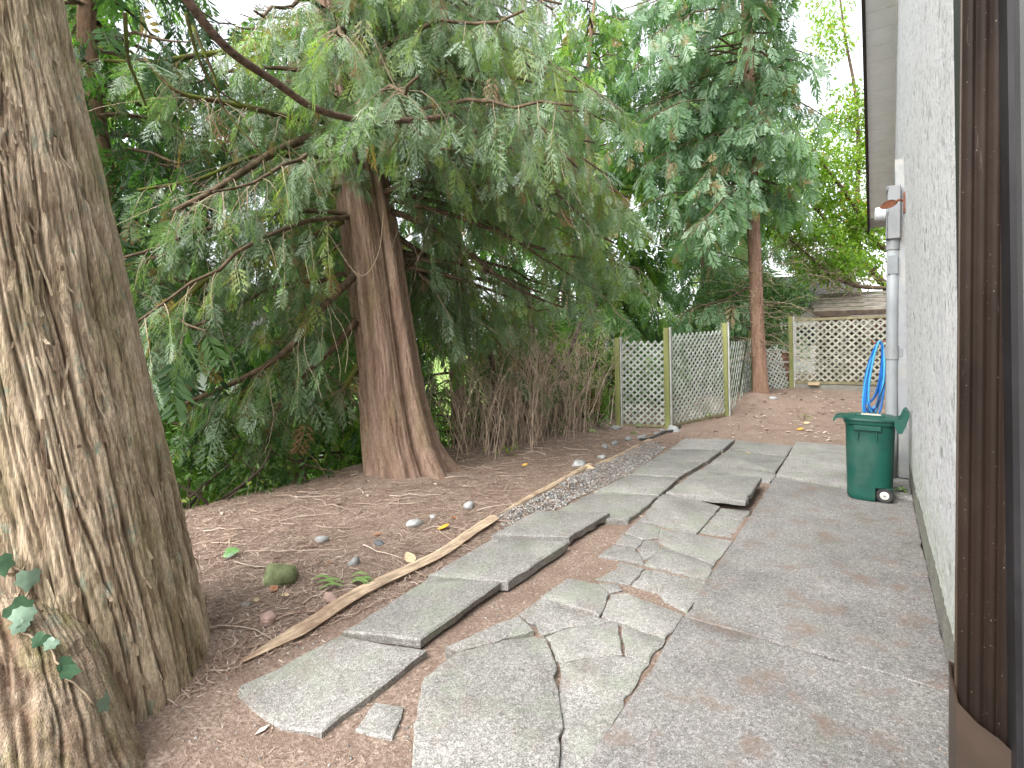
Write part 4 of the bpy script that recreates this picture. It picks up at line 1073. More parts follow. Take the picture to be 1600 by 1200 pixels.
# the rest of its limbs
ax = AX2
for k in range(96):
    z = rng.uniform(2.3, 7.6); p = np.array([np.interp(z, ax[:, 2], ax[:, q]) for q in (0, 1)] + [z])
    az = rng.uniform(0, 2 * math.pi)
    L = rng.uniform(2.2, 3.6) * (1.1 - .05 * z)
    if rng.random() < .5: az = rng.uniform(-.7, 1.6); L *= 1.2
    P = arch(p, az, L, L * rng.uniform(.0, .25), L * rng.uniform(.35, .65), .3)
    if not seen(P).any() or pruned(P): continue
    mb = MB(); mb.tube(P, np.linspace(.034, .010, len(P)), 7); mb.build('limb', M['limb'], ced, smooth=True)
    fol.limb(P, .14, .9, .12, .235, .08, .8, rng.uniform(.35, .75), .9, bare=.04)
# short growth hanging over the upper trunk on the path side
for k in range(13):
    z = rng.uniform(3.5, 5.6); p = np.array([np.interp(z, ax[:, 2], ax[:, q]) for q in (0, 1)] + [z])
    az = rng.normal(-.75, .55); L = rng.uniform(.7, 1.5); P = arch(p, az, L, L * .25, L * .35, .2, 8)
    if pruned(P): continue
    mb = MB(); mb.tube(P, np.linspace(.018, .006, len(P)), 6); mb.build('limb', M['limb'], ced, smooth=True)
    fol.limb(P, .10, .6, .15, .22, .08, .8, rng.uniform(.45, .75), .8)
# long drooping twigs, bare and tangled, hanging from the lower limbs
for P in hero[:9] + hero[10:11] + hero[13:]:
    for _ in range(26):
        t = rng.uniform(.1, 1); p = P[int(t * (len(P) - 1))]
        Q = [p]; d = np.array((rng.normal(0, .6), rng.normal(0, .6), -.3)); L = rng.uniform(.3, 1.2)
        for q in range(7):
            d = d + np.array((rng.normal(0, .22), rng.normal(0, .22), -.16)); Q.append(Q[-1] + d / np.linalg.norm(d) * L / 7)
        fol.tw.tube(np.array(Q), np.linspace(.0045, .0018, 8), 3, False)
for v in PTS['vine']:
    P = smooth_path(v, 6); fol.tw.tube(P, np.linspace(.008, .004, len(P)), 5, False)
print('cedar', fol.build(ced, SPRAY_HI, 'cedar_leaf'))

# ================= slim cedar by the fence
t2 = empty('cedar_tree', tuple(PTS['t2_axis'][0]), 'slim straight cedar trunk growing in the gap of the lattice fence', 'tree')
A3 = np.array(PTS['t2_axis'], float); A3 = np.vstack([A3[0] - (0, 0, .3), A3, A3[-1] + (A3[-1] - A3[-2]) * 2.])
V, F, rg = trunk_mesh(A3, [.21, .175, .152, .145, .14, .135, .13, .12, .11, .06], 120, 240, 22, 50, .9, 2, .012, .008, lambda T_, S_: np.exp(-S_ / .3) * .07 * np.maximum(0, np.cos(3 * T_ + 1)), 0, 41)
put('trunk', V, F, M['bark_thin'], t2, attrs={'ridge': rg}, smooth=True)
fol = Foliage()
for l in PTS['t2_limbs']:
    P = smooth_path(l, 6); mb = MB(); mb.tube(P, np.linspace(.03, .009, len(P)), 6); mb.build('limb', M['limb'], t2, smooth=True)
    fol.limb(P, .17, 1.0, .22, .36, .12, .7, .6, .7, .005)
for k in range(64):
    z = rng.uniform(5.2, 11.); p = np.array([np.interp(z, A3[:, 2], A3[:, q]) for q in (0, 1)] + [z]); az = rng.uniform(0, 6.28)
    L = rng.uniform(1.6, 3.6)
    sidew = math.cos(az) * CR[0] + math.sin(az) * CR[1]
    if sidew > .1: L *= .35
    elif sidew < -.3: L *= 1.15
    P = arch(p, az, L, L * rng.uniform(0, .25), L * rng.uniform(.3, .6), .3)
    mb = MB(); mb.tube(P, np.linspace(.026, .008, len(P)), 6); mb.build('limb', M['limb'], t2, smooth=True)
    fol.limb(P, .2, 1.0, .15, .40, .13, .7, rng.uniform(.4, .75), .7)
# drooping boughs on the side towards the garden
for k in range(12):
    z = rng.uniform(6.0, 8.4); p = np.array([np.interp(z, A3[:, 2], A3[:, q]) for q in (0, 1)] + [z]); az = rng.normal(-1.2, .5)
    L = rng.uniform(.9, 1.8); P = arch(p, az, L, L * .2, L * .5, .3)
    mb = MB(); mb.tube(P, np.linspace(.02, .007, len(P)), 6); mb.build('limb', M['limb'], t2, smooth=True)
    fol.limb(P, .16, .8, .1, .34, .12, .8, rng.uniform(.5, .8), .8)
# dead lower twigs
for k in range(70):
    z = rng.uniform(1.2, 3.6); p = np.array([np.interp(z, A3[:, 2], A3[:, q]) for q in (0, 1)] + [z]); az = rng.uniform(0, 6.28)
    P = arch(p, az, rng.uniform(.5, 2.2), rng.uniform(-.2, .3), rng.uniform(0, .5), 0, 7, .15); fol.tw.tube(P, np.linspace(.009, .003, 7), 3, False)
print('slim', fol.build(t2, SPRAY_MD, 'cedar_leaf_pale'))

# ================= conifers down the bank
def back_cedar(x, y, h, r, L, n, label, tint, mat='cedar_leaf_back', z0=.5, size=.42, tmpl=SPRAY_MD, group='conifers down the bank', azr=None, step=.13):
    b = float(terrain(np.array(x), np.array(y)))
    t = empty('cedar_tree', (x, y, b), label, 'tree', group)
    P = [(x + .1 * math.sin(k), y + .1 * math.cos(k * 1.7), b - .3 + (h + .3) * k / 7) for k in range(8)]
    V, F, rg = trunk_mesh(P, [r * 1.25, r, r * .9, r * .8, r * .7, r * .6, r * .45, r * .2], 40, 44, 16, 34, .8, 2, .014, .008, None, 0, int(abs(x * 10)))
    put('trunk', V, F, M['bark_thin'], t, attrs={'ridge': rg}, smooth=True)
    fo = Foliage(); br = MB()
    for k in range(n):
        z = b + z0 + (h - z0) * (k + rng.random()) / n; f = (z - b) / h
        az = rng.uniform(*azr) if azr else rng.uniform(0, 2 * math.pi)
        l = L * (1.05 - .75 * f) * rng.uniform(.7, 1.15)
        Q = arch((x, y, z), az, l, l * rng.uniform(0, .2), l * rng.uniform(.3, .6), .3, 8)
        if not seen(Q).any(): continue
        br.tube(Q, np.linspace(.03, .008, 8), 4, False)
        fo.limb(Q, .22 if step > .12 else .18, 1.0, .12, size, step, .7, rng.normal(tint, .12), .7)
    tag(br.build('branches', M['limb'], t), kind='stuff')
    print(label, fo.build(t, tmpl, mat, twig_mat='twig_dark'))
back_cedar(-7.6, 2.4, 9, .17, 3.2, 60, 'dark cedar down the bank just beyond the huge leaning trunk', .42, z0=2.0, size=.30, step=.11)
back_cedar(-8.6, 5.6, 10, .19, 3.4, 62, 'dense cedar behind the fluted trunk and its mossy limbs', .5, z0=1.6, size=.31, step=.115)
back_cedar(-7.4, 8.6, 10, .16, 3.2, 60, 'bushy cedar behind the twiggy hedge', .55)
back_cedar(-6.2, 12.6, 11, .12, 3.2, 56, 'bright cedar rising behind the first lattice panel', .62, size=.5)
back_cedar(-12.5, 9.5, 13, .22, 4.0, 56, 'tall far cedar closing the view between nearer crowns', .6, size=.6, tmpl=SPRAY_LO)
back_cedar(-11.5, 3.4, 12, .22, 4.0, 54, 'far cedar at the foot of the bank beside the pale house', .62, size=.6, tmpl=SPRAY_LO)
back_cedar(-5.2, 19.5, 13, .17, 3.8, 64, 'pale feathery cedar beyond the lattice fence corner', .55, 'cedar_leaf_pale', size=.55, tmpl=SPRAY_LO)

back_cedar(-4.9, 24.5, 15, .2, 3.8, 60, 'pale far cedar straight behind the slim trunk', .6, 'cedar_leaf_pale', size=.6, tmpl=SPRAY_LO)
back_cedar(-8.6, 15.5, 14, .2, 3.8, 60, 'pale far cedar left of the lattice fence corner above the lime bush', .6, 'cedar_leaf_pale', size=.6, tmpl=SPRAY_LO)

# ================= broadleaf trees behind the gate
def leaf_tmpl(seed):
    r = np.random.default_rng(seed)
    V = np.array([(0, 0, 0), (.32, .20, .03), (.7, .17, .0), (1, 0, -.10), (.7, -.17, .0), (.32, -.20, .03), (.5, 0, -.045)])
    F = np.array([(0, 6, 1), (1, 6, 2), (2, 6, 3), (3, 6, 4), (4, 6, 5), (5, 6, 0)])
    return V, F
LEAF = leaf_tmpl(1)
def leaf_crown(parent, centers, radii, n, size, mat, tint, name='crown', droop=.3, sprig=5):
    m = n // sprig
    w = np.array([r[0] * r[1] * r[2] for r in radii]) ** .6; w = w / w.sum()
    which = rng.choice(len(centers), m, p=w)
    C = np.array(centers, float)[which]; Rd = np.array(radii, float)[which]
    d = unit(rng.normal(0, 1, (m, 3))); rr = rng.random((m, 1)) ** .45
    P = C + d * rr * Rd
    # gaps: thin the crown by a lattice noise
    g = vnoise(P[:, 0] * 1.6 + P[:, 2] * .7, P[:, 2] * 1.6 + P[:, 1] * .9, 3)
    P = P[g > .30]; d = d[g > .30]; m = len(P)
    P = np.repeat(P, sprig, 0) + rng.normal(0, size * .75, (m * sprig, 3)); out = np.repeat(d, sprig, 0)
    D = unit(out * .5 + rng.normal(0, .7, P.shape) + np.array((0, 0, -droop)))
    up = np.array((0, 0, 1.)) + rng.normal(0, .45, P.shape)
    Y = unit(np.cross(up, D)); Z = np.cross(D, Y)
    k = seen(P); P, D, Y, Z = P[k], D[k], Y[k], Z[k]
    V, F = instance(LEAF[0], LEAF[1], P, D, Y, Z, size * rng.uniform(.6, 1.25, len(P)))
    ti = np.clip(rng.normal(tint, .2, len(P)), 0, 1)
    return tag(put(name, V, F, M[mat], parent, attrs={'tint': np.repeat(ti, len(LEAF[0]))}), kind='stuff')

bl = PTS['broad_limbs']
bt = empty('broadleaf_tree', (bl[0][0][0], bl[0][0][1], .5), 'yellow green broadleaf tree with bowed stems behind the lattice gate', 'tree')
base = np.array(bl[0][0])
mb = MB(); mb.tube(smooth_path([base + (.25, 0, -3.1), base + (.2, 0, -1.4), base + (.1, 0, -.5), base], 5), np.linspace(.17, .13, 16), 10); mb.build('trunk', M['limb'], bt, smooth=True)
for li, l in enumerate(bl[:4]):
    P = smooth_path(l, 5); mb = MB(); mb.tube(P, np.linspace((.12, .09, .1, .06)[li], .025, len(P)), 8); mb.build('limb', M['limb'], bt, smooth=True)
cs = []; rs = []
for l in bl[:4]:
    for q in l[2:]: cs.append(np.array(q) + rng.normal(0, .25, 3)); rs.append((.95, .95, .75))
for dx, dy, dz in ((-1.4, .8, 1.8), (-.3, .5, 3.2), (-1.2, 0, 4.2), (-.2, 0, 5.2), (.1, .3, 2.0), (-2.2, .6, 2.8), (-2.0, .4, .9), (-2.6, .3, 3.4), (-2.4, .2, 4.4), (-1.5, .2, 3.2), (-3.0, .6, 2.2), (-1.0, -.2, 5.4)): cs.append(base + np.array((dx, dy, dz))); rs.append((.9, .9, .7))
leaf_crown(bt, cs, rs, 24000, .14, 'broad_leaf', .55)
mb = MB()
for _ in range(160):
    c = cs[rng.integers(len(cs))]; p = np.array(c) + rng.normal(0, .5, 3)
    P = arch(p, rng.uniform(0, 6.28), rng.uniform(.4, 1.1), rng.uniform(0, .5), rng.uniform(0, .4), 0, 6, .1); mb.tube(P, np.linspace(.012, .004, 6), 3, False)
tag(mb.build('twigs', M['limb'], bt), kind='stuff')
# low bough with big pale leaves leaning over the gate
bt2 = empty('broadleaf_shrub', (bl[4][0][0], bl[4][0][1], .5), 'leaning shrub of thin bare stems arching over the lattice gate', 'shrub')
P = smooth_path(bl[4], 5)
mb = MB(); mb.tube(np.vstack([P[0] + (.3, .1, -2.2), P[0] + (.15, 0, -.8), P]), np.linspace(.07, .018, len(P) + 2), 8); mb.build('stem', M['limb'], bt2, smooth=True)
mb = MB()
for _ in range(110):
    p = P[rng.integers(3, len(P))] + rng.normal(0, .25, 3)
    Q = arch(p, rng.uniform(1.5, 5.), rng.uniform(.4, 1.6), rng.uniform(-.2, .9), rng.uniform(0, .6), 0, 7, .2); mb.tube(Q, np.linspace(.010, .003, 7), 3, False)
tag(mb.build('twigs', M['twig'], bt2), kind='stuff')
leaf_crown(bt2, [P[-1] + (-.3, -.3, .55), P[-6] + (0, 0, .6), P[8] + (0, -.2, .5)], [(.9, .6, .35), (.8, .6, .3), (.7, .5, .3)], 1500, .16, 'broad_leaf', .25, droop=.6)

def leafy_shrub(x, y, label, blobs, n, size, mat, tint, stems=14, name='leafy_shrub', group=None):
    b = float(terrain(np.array(x), np.array(y)))
    t = empty(name, (x, y, b), label, 'shrub', group)
    leaf_crown(t, [(x + q[0], y + q[1], b + q[2]) for q in blobs], [q[3:6] for q in blobs], n, size, mat, tint)
    mb = MB()
    for _ in range(stems):
        q = blobs[rng.integers(len(blobs))]; e = np.array((x + q[0], y + q[1], b + q[2])) + rng.normal(0, .3, 3)
        s0 = np.array((x + rng.normal(0, .15), y + rng.normal(0, .15), b - .1))
        mb.tube(smooth_path([s0, s0 * .5 + e * .5 + rng.normal(0, .15, 3), e], 4), np.linspace(.022, .006, 9), 5, False)
    tag(mb.build('stems', M['twig_dark'], t), kind='stuff')
leafy_shrub(-2.9, 16.2, 'dark glossy evergreen shrub standing beyond the lattice on both sides of the slim cedar', [(0, 0, 1.6, .9, .8, 1.1), (-.7, -.6, 2.2, .8, .7, .9), (.5, .8, 2.6, .8, .7, .8), (-1.1, -1.2, 1.2, .7, .7, 1.0)], 8500, .12, 'shrub_leaf', .4)
leafy_shrub(-4.6, 12.9, 'green leafy shrub seen through the first lattice panels', [(0, -.4, .7, .9, .9, .8), (.7, -1.2, .6, .55, .55, .7), (.9, .8, 1.0, .8, .8, .9), (.2, -1.9, .5, .5, .4, .6), (1.2, 2.2, .7, .7, .7, .7), (1.5, 1.2, .5, .4, .8, .7)], 8500, .09, 'shrub_leaf', .38)
leafy_shrub(-5.0, 10.3, 'bright yellow green bush between hedge and first fence post', [(0, 0, 1.0, .55, .6, 1.0), (-.6, .3, .8, .6, .6, .9)], 3800, .085, 'shrub_leaf', .8)
leafy_shrub(-6.0, 2.6, 'dark leafy growth along the bank edge between the huge trunk and the fluted cedar', [(0, -.5, .55, .6, .7, .5), (.1, .6, .5, .6, .7, .45), (-.3, 1.4, .7, .6, .6, .6)], 2400, .075, 'shrub_leaf', .6)
leafy_shrub(-7.2, 5.2, 'sunlit low bush down the bank behind the fluted trunk', [(0, 0, .7, 1.0, 1.5, .9), (.2, 1.6, .9, 1., 1., 1.), (-.6, -1.5, .8, 1., 1., .9)], 5200, .10, 'broad_leaf', .35)
leafy_shrub(-7.6, 1.2, 'low green bush down the bank beside the huge leaning trunk', [(0, 0, .9, 1.0, 1.2, .8), (.2, 1.3, .6, .9, .9, .7)], 2600, .10, 'shrub_leaf', .75)
leafy_shrub(-8.6, 10.2, 'lime green bush down the bank behind the twiggy hedge', [(0, 0, 1.6, 1.3, 1.2, 1.2), (1.0, 1.6, 1.8, 1.2, 1.2, 1.2)], 6500, .11, 'broad_leaf', .12)

# ================= the dead looking hedge of upright twigs
def twig_hedge(x, y, n, h, label, dark, sx=.35, sy=.5, leaf=0, base=5):
    b = float(gz(x, y)[0])
    t = empty('twiggy_shrub', (x, y, b), label, 'shrub', 'twiggy shrubs of the bare hedge')
    mb = MB()
    for _ in range(n):
        p = np.array((x + rng.normal(0, sx), y + rng.normal(0, sy), 0)); p[2] = gz(p[0], p[1])[0] - .05
        H_ = h * rng.uniform(.5, 1.2); d = np.array((rng.normal(0, .2), rng.normal(0, .2), 1)); Q = [p]
        for q in range(7):
            d = d + np.array((rng.normal(0, .10), rng.normal(0, .10), 0)); Q.append(Q[-1] + d / np.linalg.norm(d) * H_ / 7)
        Q = np.array(Q); mb.tube(Q, np.linspace(.0085, .002, 8) * rng.choice((.6, .8, 1., 1.7), p=(.3, .35, .25, .1)), 3, False)
        for q in range(3, 8):
            for _2 in range(1 + (q > 5)):
                e = d + rng.normal(0, .55, 3); e /= np.linalg.norm(e)
                P = [Q[q]]; 
                for _3 in range(3): e = e + rng.normal(0, .25, 3); e /= np.linalg.norm(e); P.append(P[-1] + e * rng.uniform(.05, .13))
                mb.tube(np.array(P), np.linspace(.0032, .0014, 4), 3, False)
    tag(mb.build('stems', M['twig_red'], t), kind='stuff')
    for k in range(dark):
        p = np.array((x - .25 + rng.normal(0, .12), y + (k - dark / 2 + .5) * .55 + rng.normal(0, .1), b - .1))
        mb2 = MB(); mb2.tube(smooth_path([p, p + (rng.normal(0, .08), 0, h * .5), p + (rng.normal(0, .15), 0, h * 1.25)], 5), np.linspace(.075, .035, 11), 9); mb2.build('trunk', M['twig_dark'], t, smooth=True)
    if leaf:
        fo = Foliage()
        for k in range(leaf):
            Q = arch((x - .2 + rng.normal(0, .2), y + rng.normal(0, .5), b + rng.uniform(.9, 2.2)), rng.uniform(0, 6.28), rng.uniform(.5, 1.0), .3, .4, .1, 8)
            fo.limb(Q, .2, .5, .1, .26, .11, .7, .5, .7)
        fo.build(t, SPRAY_LO, 'cedar_leaf_back')
twig_hedge(-4.95, 6.75, 130, 1.5, 'twiggy bare shrub nearest the fluted cedar in the hedge', 1, leaf=7)
twig_hedge(-5.0, 7.75, 160, 1.75, 'densest bare shrub at the middle of the twiggy hedge', 2, leaf=6)
twig_hedge(-5.0, 8.75, 120, 1.7, 'bare shrub with dark trunks next to the lattice end of the hedge', 3, leaf=8)

# ---------------------------------------------------------------- lattice fence
SLAT_ME = make_mesh('slat', *chamfer_box((1, .036, .009), .0015), M['lattice'])
SLAT_TAN = make_mesh('slat', *chamfer_box((1, .046, .009), .0015), M['lattice_tan'])
def lattice(parent, p0, p1, h, mesh, pitch=.118, lo=.0, drop=0., skew=0.):
    """two crossed layers of slats clipped to the panel p0-p1, height h"""
    p0 = Vector(p0); p1 = Vector(p1); u = (p1 - p0); W = u.length; u.normalize()
    v = (Vector((0, 0, 1)) - u * u.z).normalized(); nrm = u.cross(v)
    cnt = 0
    for layer, sg in ((0, 1), (1, -1)):
        d = Vector((1, sg)).normalized()
        step = pitch * math.sqrt(2) / 1.0
        rngc = np.arange(-h if sg > 0 else 0, (W if sg > 0 else W + h), step)
        for c in rngc:
            # line x - sg*y = c
            pts = []
            if sg > 0: a0 = max(0, c); a1 = min(W, c + h)
            else: a0 = max(0, c - h); a1 = min(W, c)
            if a1 - a0 < .05: continue
            if drop and rng.random() < drop: continue
            y0 = (a0 - c) * sg; y1 = (a1 - c) * sg
            A = p0 + u * a0 + v * (y0 + lo); B = p0 + u * a1 + v * (y1 + lo)
            ctr = (A + B) / 2 + nrm * (.005 if layer == 0 else -.005)
            e = (B - A); L = e.length; e.normalize()
            if skew: e = (e + v * rng.normal(0, skew)).normalized()
            f = nrm.cross(e).normalized()
            o = bpy.data.objects.new('slat', mesh)
            COL.objects.link(o); o.parent = parent
            Mx = Matrix((e * L, f, e.cross(f))).transposed().to_4x4(); Mx.translation = ctr - WL[parent]
            o.matrix_basis = Mx
            cnt += 1
    return cnt

def post_box(mb, p, h, w=.088, lean=(0, 0)):
    V, F = chamfer_box((w, w, h + .25), .006)
    V = V + (0, 0, h / 2 - .125); V[:, 0] += V[:, 2] * lean[0]; V[:, 1] += V[:, 2] * lean[1]
    mb.add(V + np.array(p), F)
fn = PTS['misc']['fen']
FP = [np.array(fn[0]), np.array(fn[1]), np.array(fn[2]), np.array((-2.80, 15.2, .40)), np.array(fn[4])]
fence = empty('lattice_fence', tuple(FP[2]), 'weathered diagonal lattice fence with green stained posts along the garden side', 'fence')
HT = [1.72, 1.90, 1.93, 1.6, 1.92]
for k, (p, h) in enumerate(zip(FP, HT)):
    mb = MB(); post_box(mb, p, h, .10, (-.02, .0)); po = mb.build('fence_post', M['post'], fence, loc=tuple(p))
    mb = MB(); V, F = chamfer_box((.03, .06, h + .15), .003); V = V + (.07, .0, h / 2 - .06); V[:, 0] += V[:, 2] * -.02
    mb.add(V + p, F); mb.build('batten', M['post_pale'], po)
tot = 0
for k in range(4):
    a, b = FP[k], FP[k + 1]; d = b - a; d = d / np.linalg.norm(d)
    h = [1.6, 1.72, 1.5, 1.15][k]
    pn = empty('lattice_panel', tuple((a + b) / 2)); pn.parent = fence; pn.location = Vector(tuple((a + b) / 2)) - WL[fence]
    p0 = a + d * .06 + (0, 0, .05); p1 = b - d * .06 + (0, 0, .05)
    if k == 2: p1[2] -= .18; p0[2] -= .05; pn['label'] = 'broken panel sagging beside the slim cedar'
    if k == 3: p0[2] -= .25
    tot += lattice(pn, p0, p1, h, SLAT_ME, pitch=.092 if k != 2 else .21, drop=.0 if k < 2 else .10 if k == 2 else .1, skew=0 if k < 2 else .03)
    if k < 2:
        mb = MB(); L = np.linalg.norm(p1 - p0); c = (p0 + p1) / 2
        X = Vector((p1 - p0) / L); Mx = Matrix((X, Vector((0, 0, 1)).cross(X), Vector((0, 0, 1)))).transposed()
        mb.bbox(c + (0, 0, -.03), (L, .03, .05), .003, Mx); mb.build('rail', M['rail'], pn, loc=tuple(c))
print('slats', tot)
# boards propped behind the broken end of the fence
mbx = MB()
rb = empty('leaning_boards', (-2.3, 16.0, .45), 'reddish brown boards propped behind the broken lattice', 'boards')
for k in range(3):
    mb = MB(); Mx = Matrix.Rotation(R(30), 3, 'Z') @ Matrix.Rotation(R(4 - 3 * k), 3, 'X')
    mb.bbox((-2.45, 15.9 + .05 * k, .75 + .27 * k), (1.3, .025, .24), .004, Mx); mb.build('board', M['red_wood'], rb)

# lattice gate across the end of the passage
ga = np.array((-1.90, 16.0, .62)); gb = np.array((.22, 16.02, .66))
gate = empty('lattice_gate', (-.85, 16, .45), 'wide tan lattice gate panel closing the passage below the old shed', 'gate')
gh = 1.66
def bar(name, a, b, w, t, mat, parent):
    a = Vector(a); b = Vector(b); e = b - a; L = e.length; e.normalize(); n_ = Vector((0, 1, 0)); f = n_.cross(e).normalized(); n_ = e.cross(f)
    mb = MB(); mb.bbox(tuple((a + b) / 2), (L, w, t), .004, Matrix((e, f, n_)).transposed()); return mb.build(name, mat, parent, loc=tuple((a + b) / 2))
bar('rail', ga + (0, 0, 0), gb + (0, 0, 0), .07, .05, M['rail'], gate)
bar('rail', ga + (0, 0, gh), gb + (0, 0, gh), .07, .05, M['rail'], gate)
bar('stile', ga + (.03, .0, .036), ga + (.03, 0, gh - .036), .05, .045, M['post_pale'], gate)
bar('stile', gb + (-.03, .0, .036), gb + (-.03, 0, gh - .036), .05, .045, M['rail'], gate)
pg = empty('lattice_panel', tuple((ga + gb) / 2)); pg.parent = gate; pg.location = Vector(tuple((ga + gb) / 2)) - WL[gate]
print('gate slats', lattice(pg, ga + (.055, .0, .036), gb + (-.055, 0, .036), gh - .072, SLAT_TAN, pitch=.122))
# low concrete sill under the gate and a pale block of wood on it
sl = MB(); sl.bbox((-.84, 16.08, .42), (2.3, .22, .32), .01); tag(sl.build('sill_block', M['footing'], loc=(-.84, 16.08, .26)), 'long weathered concrete sill lying under the lattice gate', 'sill')
bk = MB(); bk.bbox((-1.42, 15.93, .60), (.26, .10, .075), .005); tag(bk.build('wood_block', M['leaf_tan'], loc=(-1.42, 15.93, .56)), 'short pale wood offcut wedged beneath the gate rail', 'block')

# old shed behind the gate
shed = empty('shed', (-.3, 17.9, .45), 'old open shed with a gappy plank roof behind the lattice gate', 'shed')
for k in range(5):
    y0 = 17.0 + .30 * k; z0 = 2.60 + .125 * k
    mb = MB(); Mx = Matrix.Rotation(R(21), 3, 'X') @ Matrix.Rotation(R(rng.normal(0, .8)), 3, 'Z')
    mb.bbox((-.25 + rng.normal(0, .05), y0 + .12, z0), (2.6 + rng.normal(0, .08), .27, .024), .003, Mx); mb.build('roof_board', M['old_wood'], shed)
mb = MB(); mb.bbox((-.25, 17.0, 2.48), (2.6, .08, .14), .005); mb.build('beam', M['dark_wood'], shed)
for x in (-1.45, -.85, -.25, .35, .95):
    mb = MB(); mb.bbox((x, 17.05, 1.4), (.09, .09, 2.0), .005); mb.build('post', M['old_wood'], shed)
for k in range(9):
    mb = MB(); mb.bbox((-.25, 18.3, .6 + .22 * k), (2.5, .025, .21), .003); mb.build('wall_board', M['red_wood'] if k > 6 else M['dark_wood'], shed)

# pale houses beyond the garden
def far_house(x, y, z, w, d, h, rot, label, wins):
    t = empty('house', (x, y, z), label, 'house', None)
    def loc(P): 
        P = np.asarray(P, float); c, s = math.cos(rot), math.sin(rot)
        return np.stack([x + P[:, 0] * c - P[:, 1] * s, y + P[:, 0] * s + P[:, 1] * c, z + P[:, 2]], -1)
    def bx(name, c, dm, mat, par):
        V, F = chamfer_box(dm, .01); return put(name, loc(V + np.array(c)), F, mat, par)
    bx('wall', (0, 0, h / 2), (w, d, h), M['house_pale'], t)
    hw, hd, rise = w / 2 + .4, d / 2 + .4, d * .28
    V = [(-hw, -hd, h - .1), (hw, -hd, h - .1), (hw, 0, h + rise), (-hw, 0, h + rise), (-hw, hd, h - .1), (hw, hd, h - .1)]
    V = V + [(a, b, c + .15) for a, b, c in V]
    put('roof', loc(V), [np.array([(0, 1, 2, 3), (3, 2, 5, 4), (6, 9, 8, 7), (9, 10, 11, 8), (0, 6, 7, 1), (4, 5, 11, 10)]), np.array([(0, 3, 9, 6), (3, 4, 10, 9), (1, 7, 8, 2), (2, 8, 11, 5)])], M['roofing'], t)
    for cx_, cz, ww, wh in wins:
        f = bx('window', (cx_, -d / 2 - .01, cz), (ww, .06, wh), M['house_trim'], t)
        bx('pane', (cx_, -d / 2 - .045, cz), (ww - .16, .02, wh - .16), M['glass_dark'], f)
far_house(-21, 6.5, -2.9, 13, 8, 4.6, R(90), 'pale neighbouring house glimpsed down the bank through the cedars', ((-3.6, 2.6, 1.6, 1.2), (0.5, 2.6, 1.6, 1.2), (4, 2.6, 1.2, 1.2)))
far_house(-4.1, 27, .3, 5.5, 5, 2.9, R(10), 'white neighbouring house showing between the slim cedar and the old shed', ((-1.6, 1.7, 1.0, 1.0), (1.2, 1.7, 1.2, 1.0)))

# ---------------------------------------------------------------- green bin
BX, BY = -.083, 6.75
bin_ = empty('wheelie_bin', (BX, BY, 0), 'green wheeled bin with hinged lid standing against the white wall', 'bin')
def sup(hx, hy, z, n=32, p=3.4, ox=0.):
    t = np.linspace(0, 2 * np.pi, n, endpoint=False) + np.pi / n
    c, s = np.cos(t), np.sin(t)
    return np.stack([BX + ox + hx * np.sign(c) * np.abs(c) ** (2 / p), BY + hy * np.sign(s) * np.abs(s) ** (2 / p), np.full(n, z)], -1)
def loft(rings, caps=(True, True)):
    n = len(rings[0]); V = np.concatenate(rings); m = len(rings)
    i = np.arange(m - 1)[:, None]; j = np.arange(n)[None]; a = i * n + j; b = i * n + (j + 1) % n
    F = [np.stack([a, b, b + n, a + n], -1).reshape(-1, 4)]
    if caps[0]: F.append(np.arange(n)[::-1][None])
    if caps[1]: F.append((np.arange(n) + (m - 1) * n)[None])
    return V, F
def bz(z): return .198 + .022 * z / .83, .20 + .03 * z / .83
rings = [sup(.150, .17, .0), sup(.185, .19, .005), sup(*bz(.03), .03)] + [sup(*bz(z), z) for z in (.06, .15, .3, .45, .6, .72, .78)] + [sup(.232, .242, .785), sup(.236, .246, .80), sup(.236, .246, .825)]
V, F = loft(rings)
# wheel recess at the lower wall side: pull the skin in
m = (V[:, 2] < .151) & (V[:, 0] > BX + .03)
Fq = F[0]; cen = V[Fq].mean(1)
gone = (cen[:, 2] < .15) & (cen[:, 0] > BX + .045) & (cen[:, 0] < BX + .195) & (np.abs(cen[:, 1] - BY) > .12)
F[0] = Fq[~gone]; F[1] = F[1]
body = put('body', V, F, M['bin_green'], bin_)
sm = MB(); sm.box((BX + .035, BY, .08), (.012, .36, .15)); sm.box((BX + .12, BY, .145), (.15, .36, .012)); sm.box((BX + .12, BY + .0, .075), (.15, .24, .14)); sm.build('wheel_arch', M['bin_dark'], body)
rb_ = MB()
for dx in (-.10, .06): rb_.bbox((BX + dx, BY - .234, .70), (.012, .018, .13), .003)
rb_.bbox((BX - .02, BY - .243, .755), (.24, .02, .05), .006)
rb_.build('rib', M['bin_green'], body)
ld = [sup(.243, .252, .822), sup(.25, .258, .832), sup(.246, .255, .852), sup(.215, .225, .862), sup(.20, .21, .868), sup(.10, .11, .878)]
V, F = loft(ld); lid = put('lid', V, F, M['bin_green'], bin_)
